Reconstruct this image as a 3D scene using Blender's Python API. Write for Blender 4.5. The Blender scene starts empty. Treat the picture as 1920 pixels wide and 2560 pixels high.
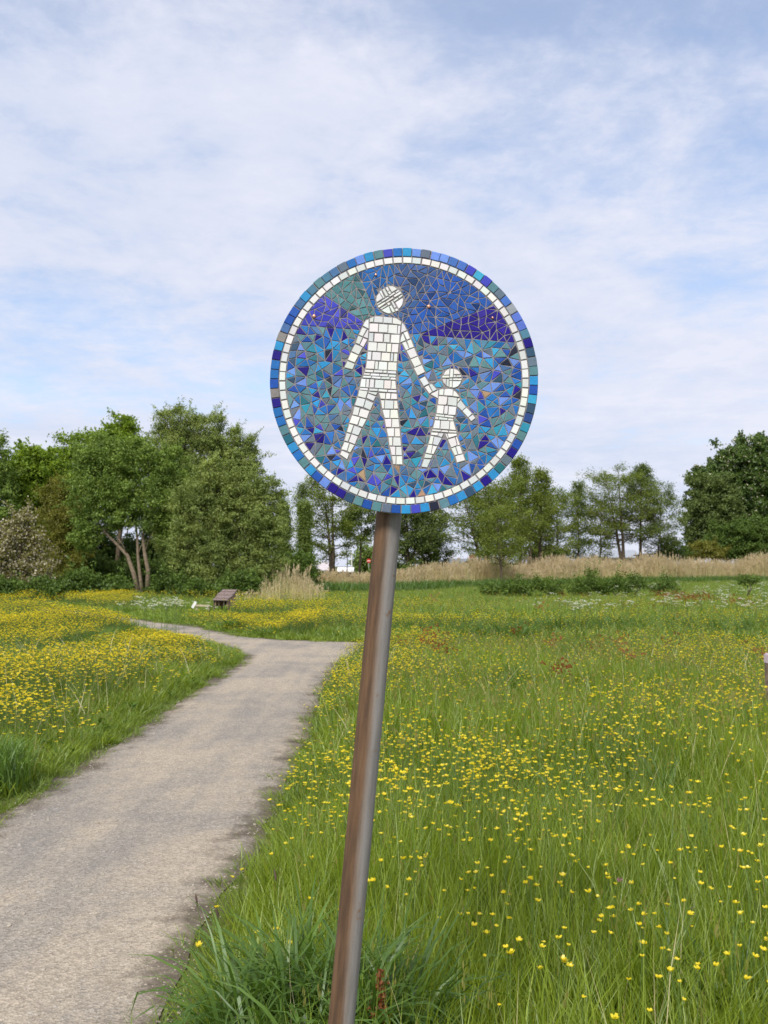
import bpy, bmesh, math, random
import numpy as np
from mathutils import Vector, Matrix
from mathutils.geometry import delaunay_2d_cdt

R = math.radians
random.seed(7)
rng = np.random.default_rng(11)
scene = bpy.context.scene
COL = scene.collection

# ------------------------------------------------------------------ camera
F_PX, CX, CY, HORIZ, EYE = 2400.0, 960.0, 1280.0, 1415.0, 1.6
PITCH = math.atan((HORIZ - CY) / F_PX)
cam_data = bpy.data.cameras.new('camera')
cam = bpy.data.objects.new('camera', cam_data)
COL.objects.link(cam)
cam.location = (0, 0, EYE)
cam.rotation_euler = (math.pi / 2 + PITCH, 0, 0)
cam_data.sensor_fit = 'VERTICAL'
cam_data.sensor_height = 36.0
cam_data.lens = 36.0 * F_PX / 2560.0
cam_data.clip_end = 3000
cam_data.dof.use_dof = True
cam_data.dof.focus_distance = 2.2
cam_data.dof.aperture_fstop = 13
scene.camera = cam

# ------------------------------------------------------------------ sky, sun, exposure
SUN_EL, SUN_AZ = R(46), R(196)          # azimuth clockwise from +Y: behind the camera
world = bpy.data.worlds.new('World')
scene.world = world
world.use_nodes = True
wn, wl = world.node_tree.nodes, world.node_tree.links
wn.clear()
w_out = wn.new('ShaderNodeOutputWorld')
w_bg = wn.new('ShaderNodeBackground')
w_bg.inputs['Strength'].default_value = 0.15
sky = wn.new('ShaderNodeTexSky')
sky.sky_type = 'NISHITA'
sky.sun_disc = False
sky.sun_elevation = SUN_EL
sky.sun_rotation = SUN_AZ
sky.air_density = 1.0
sky.dust_density = 0.6
sky.ozone_density = 4.0
w_tc = wn.new('ShaderNodeTexCoord')
w_sep = wn.new('ShaderNodeSeparateXYZ')
wl.new(w_tc.outputs['Generated'], w_sep.inputs[0])


def wmath(op, a, b=None, c=None, clamp=False):
    n = wn.new('ShaderNodeMath'); n.operation = op; n.use_clamp = clamp
    for i, v in enumerate((a, b, c)):
        if v is None: continue
        if isinstance(v, (int, float)): n.inputs[i].default_value = v
        else: wl.new(v, n.inputs[i])
    return n.outputs[0]


zc = wmath('ADD', wmath('MAXIMUM', w_sep.outputs['Z'], 0.0), 0.13)
w_u = wmath('DIVIDE', w_sep.outputs['X'], zc)
w_v = wmath('DIVIDE', w_sep.outputs['Y'], zc)
w_cmb = wn.new('ShaderNodeCombineXYZ')
wl.new(w_u, w_cmb.inputs[0]); wl.new(w_v, w_cmb.inputs[1])


def wnoise(scale, detail, rough, dist, off):
    m = wn.new('ShaderNodeMapping'); m.inputs['Location'].default_value = off
    wl.new(w_cmb.outputs[0], m.inputs[0])
    n = wn.new('ShaderNodeTexNoise'); n.inputs['Scale'].default_value = scale
    n.inputs['Detail'].default_value = detail; n.inputs['Roughness'].default_value = rough
    n.inputs['Distortion'].default_value = dist
    wl.new(m.outputs[0], n.inputs['Vector'])
    return n.outputs['Fac']


n_big = wnoise(0.85, 3, 0.5, 0.2, (20.3, 3.3, 0))
n_mid = wnoise(2.2, 8, 0.62, 0.25, (2.3, 7.7, 2))
n_fine = wnoise(9.0, 6, 0.65, 0.2, (1.3, 8.1, 5))
cov = wmath('ADD', wmath('MULTIPLY', n_big, 1.35), wmath('MULTIPLY', n_mid, 0.85))
cov = wmath('ADD', cov, wmath('MULTIPLY', n_fine, 0.42))
cov = wmath('ADD', cov, wmath('MULTIPLY', wmath('SUBTRACT', 0.30, w_sep.outputs['Z'], clamp=True), 0.75))
cov = wmath('ADD', cov, wmath('MULTIPLY', wmath('SUBTRACT', 0.15, w_sep.outputs['Z'], clamp=True), 2.6))
w_ramp = wn.new('ShaderNodeMapRange')
w_ramp.interpolation_type = 'SMOOTHSTEP'
w_ramp.inputs['From Min'].default_value = 0.98
w_ramp.inputs['From Max'].default_value = 1.47
w_ramp.inputs['To Min'].default_value = 0.38
w_ramp.inputs['To Max'].default_value = 0.97
wl.new(cov, w_ramp.inputs['Value'])
c_mix = wn.new('ShaderNodeMix'); c_mix.data_type = 'RGBA'
c_mix.inputs['A'].default_value = (3.35, 3.68, 4.55, 1)
c_mix.inputs['B'].default_value = (4.15, 4.25, 4.85, 1)
wl.new(wmath('ADD', wmath('MULTIPLY_ADD', n_mid, 3.2, -1.55), wmath('MULTIPLY', n_fine, 1.0), clamp=True), c_mix.inputs['Factor'])
s_mix = wn.new('ShaderNodeMix'); s_mix.data_type = 'RGBA'
wl.new(w_ramp.outputs['Result'], s_mix.inputs['Factor'])
wl.new(sky.outputs[0], s_mix.inputs['A'])
wl.new(c_mix.outputs['Result'], s_mix.inputs['B'])
wl.new(s_mix.outputs['Result'], w_bg.inputs['Color'])
wl.new(w_bg.outputs[0], w_out.inputs[0])

sun_data = bpy.data.lights.new('sun', 'SUN')
sun_data.energy = 3.0
sun_data.angle = R(18)
sun_data.color = (1.0, 0.95, 0.87)
sun = bpy.data.objects.new('sun', sun_data)
COL.objects.link(sun)
sdir = Vector((math.sin(SUN_AZ) * math.cos(SUN_EL), math.cos(SUN_AZ) * math.cos(SUN_EL), math.sin(SUN_EL)))
sun.rotation_euler = sdir.to_track_quat('Z', 'Y').to_euler()
sun.location = (0, -5, 12)

vs = scene.view_settings
vs.view_transform = 'Standard'; vs.look = 'None'; vs.exposure = 0.4; vs.gamma = 1.0
vs.use_curve_mapping = False
scene.render.engine = 'CYCLES'
scene.cycles.max_bounces = 5
scene.cycles.diffuse_bounces = 2
scene.cycles.glossy_bounces = 2
scene.cycles.transmission_bounces = 3
scene.cycles.transparent_max_bounces = 4
scene.cycles.use_denoising = True
scene.cycles.use_adaptive_sampling = True
scene.cycles.adaptive_threshold = 0.02

# ------------------------------------------------------------------ helpers
cP, sP = math.cos(PITCH), math.sin(PITCH)


def at(px, py, Y):
    """point of the scene at distance Y (along the ground) whose image lies at (px, py)"""
    a, b = (px - CX) / F_PX, (CY - py) / F_PX
    dy, dz = cP - b * sP, sP + b * cP
    s = Y / dy
    return Vector((a * s, Y, EYE + dz * s))


def project(P):
    """N x 3 array -> pixel coordinates of the photograph"""
    P = np.asarray(P, float)
    z = P[:, 2] - EYE
    f = P[:, 1] * cP + z * sP
    u = -P[:, 1] * sP + z * cP
    return np.stack([CX + F_PX * P[:, 0] / f, CY - F_PX * u / f], 1)


def s2l(c):
    return tuple((x / 255 / 12.92) if x / 255 <= 0.04045 else ((x / 255 + 0.055) / 1.055) ** 2.4 for x in c)


def tag(o, label=None, cat=None, group=None, kind=None):
    if label: o['label'] = label
    if cat: o['category'] = cat
    if group: o['group'] = group
    if kind: o['kind'] = kind
    return o


def empty(name, loc=(0, 0, 0)):
    o = bpy.data.objects.new(name, None)
    COL.objects.link(o); o.location = loc; o.empty_display_size = 0.1
    return o


def mesh_np(name, verts, faces_flat, counts, mats=(), smooth=False):
    """verts N x 3, faces as flat index array with the corner count of each face"""
    me = bpy.data.meshes.new(name)
    verts = np.asarray(verts, np.float32); faces_flat = np.asarray(faces_flat, np.int32); counts = np.asarray(counts, np.int32)
    me.vertices.add(len(verts)); me.vertices.foreach_set('co', verts.ravel())
    me.loops.add(len(faces_flat)); me.loops.foreach_set('vertex_index', faces_flat)
    me.polygons.add(len(counts))
    me.polygons.foreach_set('loop_start', np.concatenate([[0], np.cumsum(counts)[:-1]]).astype(np.int32))
    if smooth: me.polygons.foreach_set('use_smooth', np.ones(len(counts), bool))
    for m in mats: me.materials.append(m)
    me.update(calc_edges=True)
    return me


def link(name, me, parent=None, loc=None):
    o = bpy.data.objects.new(name, me)
    COL.objects.link(o)
    if parent is not None: o.parent = parent
    if loc is not None: o.location = loc
    return o


class MB:
    def __init__(s): s.v = []; s.f = []; s.m = []

    def add(s, vs_, fs, mi=0):
        k = len(s.v); s.v += [tuple(v) for v in vs_]
        s.f += [tuple(i + k for i in f) for f in fs]; s.m += [mi] * len(fs)

    def box(s, c, d, rz=0, rx=0, ry=0, mi=0):
        M = Matrix.Rotation(rz, 3, 'Z') @ Matrix.Rotation(ry, 3, 'Y') @ Matrix.Rotation(rx, 3, 'X')
        vs_ = []
        for x in (-.5, .5):
            for y in (-.5, .5):
                for z in (-.5, .5):
                    vs_.append(Vector(c) + M @ Vector((x * d[0], y * d[1], z * d[2])))
        s.add(vs_, [(0, 1, 3, 2), (4, 6, 7, 5), (0, 4, 5, 1), (2, 3, 7, 6), (0, 2, 6, 4), (1, 5, 7, 3)], mi)

    def tube(s, pts, rad, sides=6, cap=True, mi=0):
        pts = [Vector(p) for p in pts]; k = len(s.v); n = len(pts)
        up = None
        for i, p in enumerate(pts):
            t = (pts[min(i + 1, n - 1)] - pts[max(i - 1, 0)]).normalized()
            if up is None: up = Vector((1, 0, 0)) if abs(t.x) < .8 else Vector((0, 1, 0))
            a = (up - t * up.dot(t)).normalized(); b = t.cross(a); up = a
            r = rad[i] if isinstance(rad, (list, tuple)) else rad
            for j in range(sides):
                q = 2 * math.pi * j / sides
                s.v.append(tuple(p + a * (math.cos(q) * r) + b * (math.sin(q) * r)))
        for i in range(n - 1):
            for j in range(sides):
                s.f.append((k + i * sides + j, k + i * sides + (j + 1) % sides, k + (i + 1) * sides + (j + 1) % sides, k + (i + 1) * sides + j)); s.m.append(mi)
        if cap:
            s.f.append(tuple(k + j for j in range(sides - 1, -1, -1))); s.m.append(mi)
            s.f.append(tuple(k + (n - 1) * sides + j for j in range(sides))); s.m.append(mi)

    def mesh(s, name, mats, smooth=False):
        me = bpy.data.meshes.new(name)
        me.from_pydata(s.v, [], s.f)
        for m in (mats if isinstance(mats, (list, tuple)) else [mats]): me.materials.append(m)
        if len(set(s.m)) > 1: me.polygons.foreach_set('material_index', np.array(s.m, np.int32))
        if smooth: me.polygons.foreach_set('use_smooth', np.ones(len(me.polygons), bool))
        me.update()
        return me

    def build(s, name, mats, parent=None, loc=None, smooth=False):
        return link(name, s.mesh(name, mats, smooth), parent, loc)


def vnoise(x, y, scale, seed=0):
    """smooth value noise 0..1 on arrays"""
    x = np.asarray(x) * scale + seed * 17.13; y = np.asarray(y) * scale + seed * 9.71
    xi, yi = np.floor(x).astype(np.int64), np.floor(y).astype(np.int64)
    fx, fy = x - xi, y - yi
    fx = fx * fx * (3 - 2 * fx); fy = fy * fy * (3 - 2 * fy)

    def h(a, b):
        n = (a * 374761393 + b * 668265263 + seed * 974711) & 0x7fffffff
        n = ((n ^ (n >> 13)) * 1274126177) & 0x7fffffff
        return ((n ^ (n >> 16)) & 0xffff) / 65535.0
    return (h(xi, yi) * (1 - fx) + h(xi + 1, yi) * fx) * (1 - fy) + (h(xi, yi + 1) * (1 - fx) + h(xi + 1, yi + 1) * fx) * fy


# ------------------------------------------------------------------ materials
class NT:
    """small wrapper to write node trees compactly"""
    def __init__(s, name):
        s.mat = bpy.data.materials.new(name); s.mat.use_nodes = True
        s.n, s.l = s.mat.node_tree.nodes, s.mat.node_tree.links
        s.n.clear(); s.out = s.n.new('ShaderNodeOutputMaterial')

    def put(s, v, sock):
        if hasattr(v, 'links'): s.l.new(v, sock)
        elif isinstance(v, (tuple, list)) and len(v) == 3 and sock.type == 'RGBA': sock.default_value = (*v, 1)
        else: sock.default_value = v

    def math(s, op, a, b=0.0, clamp=False):
        n = s.n.new('ShaderNodeMath'); n.operation = op; n.use_clamp = clamp
        s.put(a, n.inputs[0]); s.put(b, n.inputs[1]); return n.outputs[0]

    def noise(s, vec, scale, detail=3, rough=.5, dist=0.0, out='Fac'):
        n = s.n.new('ShaderNodeTexNoise'); n.inputs['Scale'].default_value = scale; n.inputs['Detail'].default_value = detail
        n.inputs['Roughness'].default_value = rough; n.inputs['Distortion'].default_value = dist
        if vec is not None: s.l.new(vec, n.inputs['Vector'])
        return n.outputs[out]

    def rng(s, v, a, b, c=0.0, d=1.0):
        n = s.n.new('ShaderNodeMapRange'); n.interpolation_type = 'SMOOTHSTEP'; s.put(v, n.inputs[0])
        for i, q in enumerate((a, b, c, d)): n.inputs[i + 1].default_value = q
        return n.outputs[0]

    def mix(s, f, a, b, blend='MIX'):
        n = s.n.new('ShaderNodeMix'); n.data_type = 'RGBA'; n.blend_type = blend
        s.put(f, n.inputs['Factor']); s.put(a, n.inputs['A']); s.put(b, n.inputs['B']); return n.outputs['Result']

    def ramp(s, f, stops):
        n = s.n.new('ShaderNodeValToRGB'); s.l.new(f, n.inputs[0]); e = n.color_ramp.elements
        while len(e) < len(stops): e.new(.5)
        for i, (p, c) in enumerate(stops): e[i].position = p; e[i].color = (*c, 1)
        return n.outputs[0]

    def pos(s): return s.n.new('ShaderNodeNewGeometry').outputs['Position']

    def obj(s): return s.n.new('ShaderNodeTexCoord').outputs['Object']

    def island(s): return s.n.new('ShaderNodeNewGeometry').outputs['Random Per Island']

    def orand(s): return s.n.new('ShaderNodeObjectInfo').outputs['Random']

    def attr(s, name, out='Color'):
        n = s.n.new('ShaderNodeAttribute'); n.attribute_name = name; return n.outputs[out]

    def bump(s, h, strength, dist=0.01):
        n = s.n.new('ShaderNodeBump'); n.inputs['Strength'].default_value = strength; n.inputs['Distance'].default_value = dist
        s.l.new(h, n.inputs['Height']); return n.outputs[0]

    def pbr(s, col, rough=.6, metal=0.0, spec=.5, normal=None):
        b = s.n.new('ShaderNodeBsdfPrincipled')
        s.put(col, b.inputs['Base Color']); s.put(rough, b.inputs['Roughness']); s.put(metal, b.inputs['Metallic'])
        b.inputs['Specular IOR Level'].default_value = spec
        if normal is not None: s.l.new(normal, b.inputs['Normal'])
        s.l.new(b.outputs[0], s.out.inputs[0]); return s.mat

    def leaf(s, col, trans=.35, gloss=.05, tint=(1.15, 1.1, .5)):
        d = s.n.new('ShaderNodeBsdfDiffuse'); t = s.n.new('ShaderNodeBsdfTranslucent'); g = s.n.new('ShaderNodeBsdfGlossy')
        s.put(col, d.inputs['Color']); s.put(s.mix(1.0, col, tint, 'MULTIPLY'), t.inputs['Color'])
        g.inputs['Roughness'].default_value = .45; g.inputs['Color'].default_value = (.8, .85, .9, 1)
        m = s.n.new('ShaderNodeMixShader'); m.inputs[0].default_value = trans
        s.l.new(d.outputs[0], m.inputs[1]); s.l.new(t.outputs[0], m.inputs[2])
        m2 = s.n.new('ShaderNodeMixShader'); m2.inputs[0].default_value = gloss
        s.l.new(m.outputs[0], m2.inputs[1]); s.l.new(g.outputs[0], m2.inputs[2])
        s.l.new(m2.outputs[0], s.out.inputs[0]); return s.mat


def leaf_mat(name, dark, light, trans=.35, scale=.9, gloss=.015):
    t = NT(name)
    a = t.math('MULTIPLY', t.island(), .55)
    b = t.math('MULTIPLY', t.noise(t.pos(), scale, 4, .65), 1.7)
    f = t.math('SUBTRACT', t.math('ADD', a, b), .64, True)
    return t.leaf(t.mix(f, dark, light), trans, gloss)


def plain(name, col, rough=.7, metal=0.0, var=.25, scale=12.0, spec=.4, bump=0.0):
    t = NT(name)
    n = t.noise(t.obj(), scale, 5, .6)
    k = t.rng(n, .3, .7, 1 - var, 1 + var)
    c = t.mix(1.0, col, (1, 1, 1), 'MULTIPLY')
    hs = t.n.new('ShaderNodeHueSaturation'); t.put(c, hs.inputs['Color']); t.l.new(k, hs.inputs['Value'])
    return t.pbr(hs.outputs[0], rough, metal, spec, t.bump(n, bump, .01) if bump else None)


M = {}
M['willow'] = leaf_mat('willow_leaf', (0.086, 0.144, 0.029), (0.300, 0.414, 0.085), .3)
M['willow_grey'] = leaf_mat('grey_willow_leaf', (0.120, 0.168, 0.046), (0.370, 0.444, 0.124), .3)
M['maple'] = leaf_mat('bright_leaf', (0.119, 0.198, 0.020), (0.356, 0.492, 0.060), .45)
M['olive'] = leaf_mat('olive_leaf', (0.135, 0.144, 0.026), (0.317, 0.310, 0.066), .4)
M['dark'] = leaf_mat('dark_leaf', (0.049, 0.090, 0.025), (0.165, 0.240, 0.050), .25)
M['scrub'] = leaf_mat('scrub_leaf', (0.051, 0.094, 0.019), (0.172, 0.258, 0.052), .3)
M['alder'] = leaf_mat('alder_leaf', (0.094, 0.133, 0.023), (0.282, 0.350, 0.069), .4)
M['alder_dark'] = leaf_mat('alder_dark_leaf', (0.078, 0.117, 0.034), (0.226, 0.289, 0.086), .35)
M['poplar'] = leaf_mat('poplar_leaf', (0.103, 0.156, 0.036), (0.275, 0.359, 0.091), .35)
M['chestnut'] = leaf_mat('chestnut_leaf', (0.045, 0.084, 0.019), (0.158, 0.238, 0.048), .25, gloss=.03)
M['weed'] = leaf_mat('weed_leaf', (.07, .13, .02), (.20, .31, .05), .35)
M['hedge'] = leaf_mat('hedge_leaf', (0.061, 0.109, 0.019), (0.189, 0.281, 0.052), .3)
M['blossom'] = leaf_mat('hawthorn_blossom', (.30, .26, .18), (.58, .52, .40), .2)
M['candle'] = leaf_mat('chestnut_candle', (.5, .45, .33), (.75, .7, .55), .2)
M['umbel'] = leaf_mat('cow_parsley_umbel', (.55, .58, .45), (.8, .8, .7), .2)

t = NT('bark')
n = t.noise(t.obj(), 9, 6, .65)
M['bark'] = t.pbr(t.ramp(n, [(.3, (.05, .037, .025)), (.7, (.17, .13, .09))]), .9, 0, .2, t.bump(n, .5, .03))
t = NT('pale_bark')
n = t.noise(t.obj(), 7, 6, .65)
M['bark_pale'] = t.pbr(t.ramp(n, [(.3, (.12, .09, .06)), (.7, (.30, .235, .165))]), .9, 0, .2, t.bump(n, .5, .03))

# meadow grass: colour drifts over the field, from tuft to tuft and from blade to blade
def grass_mat(name, dark, light, straw, straw_amt=.12):
    t = NT(name)
    p = t.pos()
    f = t.math('ADD', t.math('MULTIPLY', t.noise(p, .45, 3, .6), .9), t.math('MULTIPLY', t.orand(), .35))
    f = t.math('ADD', f, t.math('MULTIPLY', t.island(), .45))
    f = t.math('SUBTRACT', f, .42, True)
    c = t.mix(f, dark, light)
    st = t.rng(t.math('FRACT', t.math('MULTIPLY', t.island(), 7.13)), 1 - straw_amt, 1 - straw_amt + .06)
    c = t.mix(st, c, straw)
    return t.leaf(c, .42, .035, (1.2, 1.15, .45))


M['grass'] = grass_mat('meadow_grass', (.125, .20, .016), (.37, .46, .042), (.46, .40, .16), .06)
M['grass_far'] = grass_mat('meadow_grass_far', (.125, .21, .028), (.34, .44, .06), (.44, .36, .15), .06)
M['grass_verge'] = grass_mat('verge_grass', (.10, .175, .02), (.31, .40, .05), (.40, .33, .15), .08)
M['tuft'] = grass_mat('tuft_grass', (.055, .115, .018), (.19, .31, .055), (.25, .25, .12), .04)
M['reed'] = grass_mat('dry_reed', (.54, .45, .25), (.88, .78, .50), (.22, .30, .07), .2)
M['plume'] = leaf_mat('reed_plume', (.40, .32, .20), (.68, .56, .38), .35)
M['seed'] = leaf_mat('seed_head', (.20, .20, .05), (.34, .31, .10), .4)
M['sorrel'] = leaf_mat('sorrel_seed', (.17, .055, .02), (.34, .13, .05), .3)
M['stem'] = plain('flower_stem', (.10, .16, .03), .7)
t = NT('buttercup_petal')
c = t.mix(t.island(), (.92, .66, .008), (.98, .82, .025))
M['petal'] = t.leaf(c, .45, .05, (1, 1, .5))
M['clover'] = plain('clover_head', (.42, .14, .26), .8)

# ground, path
t = NT('meadow_soil')
p = t.pos()
a = t.noise(p, 3.0, 6, .7)
b = t.noise(p, .5, 4, .6)
c = t.mix(t.rng(a, .35, .65), (.095, .076, .052), (.075, .10, .022))
c = t.mix(t.rng(b, .3, .7), c, (.11, .14, .03))
M['soil'] = t.pbr(c, .95, 0, .1, t.bump(a, .6, .05))

t = NT('path_chippings')
p = t.pos()
big = t.noise(p, .75, 5, .62, .6)
mp = t.n.new('ShaderNodeMapping'); mp.inputs['Scale'].default_value = (2.2, .35, 1); t.l.new(p, mp.inputs[0])
streak = t.noise(mp.outputs[0], 1.1, 4, .6)
vor = t.n.new('ShaderNodeTexVoronoi'); vor.inputs['Scale'].default_value = 95; t.l.new(p, vor.inputs['Vector'])
grain = t.noise(p, 60, 6, .75)
f = t.math('ADD', t.math('MULTIPLY', big, .55), t.math('MULTIPLY', streak, .55))
c = t.mix(t.rng(f, .40, .68), (.255, .23, .198), (.41, .342, .258))
c = t.mix(t.rng(t.noise(p, 11, 5, .7), .38, .72, 0, .32), c, (.20, .18, .16))
c = t.mix(t.rng(t.noise(p, 34, 3, .6), .60, .70, 0, .6), c, (.47, .43, .37))
hsv = t.n.new('ShaderNodeHueSaturation'); t.l.new(c, hsv.inputs['Color'])
sp_ = t.n.new('ShaderNodeSeparateColor'); t.l.new(vor.outputs['Color'], sp_.inputs[0])
t.l.new(t.math('ADD', t.math('MULTIPLY', sp_.outputs[0], .55), t.math('ADD', t.math('MULTIPLY', grain, .5), .47)), hsv.inputs['Value'])
e = t.attr('edge', 'Fac')
ed = t.math('ADD', e, t.math('MULTIPLY', t.math('SUBTRACT', t.noise(p, 3.2, 6, .75), .5), .95))
c = t.mix(t.rng(ed, -.04, .27), (.115, .092, .066), hsv.outputs[0])
hh = t.math('ADD', vor.outputs['Distance'], t.math('MULTIPLY', grain, .6))
M['path'] = t.pbr(c, .9, 0, .2, t.bump(hh, .55, .008))
M['stone'] = plain('chipping', (.36, .31, .25), .8, 0, .5, 30)

# ------------------------------------------------------------------ ground and path
PATH = [(-2.46, -4), (-2.47, 3), (-2.46, 6.3), (-2.40, 9), (-2.42, 12), (-2.40, 14), (-2.36, 15.6), (-2.45, 17), (-2.95, 18.6), (-4.0, 20.6), (-5.5, 23.2), (-7.3, 26.2), (-10.5, 31), (-14, 36),
        (-15.4, 35), (-12.2, 33), (-8.6, 29.6), (-6.3, 27.2), (-4.8, 25.1), (-3.3, 21.95), (-2.1, 20.8), (-.7, 20.3), (1.5, 20.0), (5, 19.4), (12, 18.2), (22, 16.5),
        (22, 14.7), (12, 16.4), (5, 17.5), (1.6, 18.0), (.3, 17.9), (-.35, 17.2), (-.68, 16.2), (-.74, 14.5), (-.76, 12), (-.72, 9), (-.70, 7.4), (-.72, 6), (-.76, 5), (-.78, 4), (-.78, 2), (-.78, -4)]
# left branch: keep the outline in order (near edge out, far edge back)
PATH[12:18] = [(-10.5, 31), (-13.5, 35), (-12.6, 36.6), (-9.6, 32.3), (-6.6, 27.6), (-5.5, 26.1)]


def densify(poly, step, jit=0.0):
    out = []
    for i, a in enumerate(poly):
        b = poly[(i + 1) % len(poly)]
        n = max(1, int(math.dist(a, b) / step))
        for k in range(n):
            q = k / n
            out.append((a[0] + (b[0] - a[0]) * q, a[1] + (b[1] - a[1]) * q))
    out = np.array(out)
    if jit:
        out[:, 0] += (vnoise(out[:, 0], out[:, 1], 2.3, 3) - .5) * jit + (vnoise(out[:, 0], out[:, 1], 9, 4) - .5) * jit * .5
        out[:, 1] += (vnoise(out[:, 0], out[:, 1], 2.1, 5) - .5) * jit
    return out


PB = densify(PATH, .12, .10)


def inside(x, y, poly):
    res = np.zeros(len(x), bool)
    j = len(poly) - 1
    for i in range(len(poly)):
        xi, yi = poly[i]; xj, yj = poly[j]
        c = ((yi > y) != (yj > y)) & (x < (xj - xi) * (y - yi) / (yj - yi + 1e-12) + xi)
        res ^= c; j = i
    return res


def path_dist(x, y):
    """signed distance to the path edge, positive on the grass"""
    P = np.stack([x, y], 1); d = np.full(len(x), 1e9)
    A = np.array(PATH); B = np.roll(A, -1, 0)
    for a, b in zip(A, B):
        ab = b - a; q = np.clip(((P - a) @ ab) / (ab @ ab), 0, 1)
        d = np.minimum(d, np.linalg.norm(P - a - q[:, None] * ab, axis=1))
    return np.where(inside(x, y, PATH), -d, d)


me = mesh_np('ground', [(-1500, -60, 0), (1500, -60, 0), (1500, 2600, 0), (-1500, 2600, 0)], [0, 1, 2, 3], [4], [M['soil']])
tag(link('ground', me), 'soil and low green under the meadow, out to the horizon', 'ground', None, 'structure')

gx, gy = np.meshgrid(np.arange(-15, 22, .22), np.arange(-4, 37, .22))
gx = gx.ravel() + rng.uniform(-.05, .05, gx.size); gy = gy.ravel() + rng.uniform(-.05, .05, gy.size)
dd = path_dist(gx, gy)
keep = (dd < -.12) & inside(gx, gy, PB)
pts = [Vector((float(a), float(b))) for a, b in PB] + [Vector((float(a), float(b))) for a, b in zip(gx[keep], gy[keep])]
nb = len(PB)
v2, _e, f2, *_ = delaunay_2d_cdt(pts, [(i, (i + 1) % nb) for i in range(nb)], [], 0, 1e-5)
VV = np.array([(v.x, v.y) for v in v2]); F2 = np.array([f for f in f2 if len(f) == 3])
cen = VV[F2].mean(1)
F2 = F2[inside(cen[:, 0], cen[:, 1], PB)]
dist_in = np.maximum(0, -path_dist(VV[:, 0], VV[:, 1]))
zz = .006 + .02 * np.clip(dist_in / .85, 0, 1) + .006 * (vnoise(VV[:, 0], VV[:, 1], 1.7, 8) - .5)
me = mesh_np('path', np.column_stack([VV, zz]), F2.ravel(), [3] * len(F2), [M['path']], True)
at_ = me.attributes.new('edge', 'FLOAT', 'POINT'); at_.data.foreach_set('value', np.clip(dist_in, 0, 1).astype(np.float32))
tag(link('path', me), 'curving footpath of grey and tan stone chippings', 'path', None, 'structure')

# ------------------------------------------------------------------ the mosaic sign
SC = .6 / 677.0
SX, SY = 1010.0, 950.0
SIGN_Y = F_PX * SC * cP
sign_c = at(SX, SY, SIGN_Y)
pole_lo, pole_hi = at(853, 2560, SIGN_Y + .062), at(972, 1290, SIGN_Y + .062)
ax = (pole_hi - pole_lo).normalized()
pole_base = pole_lo - ax * (pole_lo.z / ax.z)
pole_top = pole_lo + ax * ((sign_c.z + .19 - pole_lo.z) / ax.z)

t = NT('rusted_galvanised_steel')
o = t.obj()
sx = t.n.new('ShaderNodeSeparateXYZ'); t.l.new(o, sx.inputs[0])
mp = t.n.new('ShaderNodeMapping'); mp.inputs['Scale'].default_value = (26, 26, 2.2); t.l.new(o, mp.inputs[0])
nz = t.noise(mp.outputs[0], 1.0, 5, .6)
fine = t.noise(o, 420, 3, .6)
mask = t.math('ADD', sx.outputs['X'], t.math('MULTIPLY', t.math('SUBTRACT', nz, .5), .026))
soft = t.rng(mask, -.008, .014)
rustn = t.noise(mp.outputs[0], 2.4, 5, .65)
rust = t.mix(t.rng(rustn, .32, .68), (.075, .043, .025), (.155, .088, .046))
rust = t.mix(t.rng(mask, -.002, .006), rust, (.20, .135, .08))
zinc = t.mix(t.rng(rustn, .3, .7), (.185, .168, .155), (.265, .245, .23))
zinc = t.mix(t.rng(t.noise(o, 30, 4, .6), .64, .74), zinc, (.21, .13, .08))
c = t.mix(soft, rust, zinc)
hsv = t.n.new('ShaderNodeHueSaturation'); t.l.new(c, hsv.inputs['Color']); t.l.new(t.math('ADD', t.math('MULTIPLY', fine, .4), .8), hsv.inputs['Value'])
M['pole'] = t.pbr(hsv.outputs[0], .72, 0, .3, t.bump(fine, .15, .002))
t = NT('grout')
n = t.noise(t.obj(), 160, 4, .6)
M['grout'] = t.pbr(t.mix(t.rng(n, .3, .7), (.19, .175, .178), (.29, .268, .272)), .95, 0, .15, t.bump(n, .4, .002))
M['panel_back'] = plain('panel_back', (.30, .31, .32), .5, .3, .1)
t = NT('glass_tile')
c = t.attr('tint')
sp = t.noise(t.pos(), 260, 3, .7)
bg = t.noise(t.pos(), 55, 4, .6)
hsv = t.n.new('ShaderNodeHueSaturation'); t.l.new(c, hsv.inputs['Color'])
t.l.new(t.math('ADD', t.math('MULTIPLY', sp, .55), t.math('ADD', t.math('MULTIPLY', bg, .35), .55)), hsv.inputs['Value'])
M['glass_tile'] = t.pbr(hsv.outputs[0], .42, 0, .22, t.bump(bg, .12, .003))
t = NT('white_tile')
c = t.attr('tint')
sp = t.noise(t.pos(), 330, 2, .5)
bl = t.noise(t.pos(), 60, 3, .6)
c2 = t.mix(t.rng(sp, .66, .74, 0, .45), c, (.38, .33, .29))
c2 = t.mix(t.rng(bl, .35, .7, 0, .22), c2, (.66, .70, .70))
M['white_tile'] = t.pbr(c2, .32, 0, .5, t.bump(bl, .1, .003))
M['copper'] = plain('copper_screw', (.62, .30, .18), .35, .7, .15)

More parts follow.
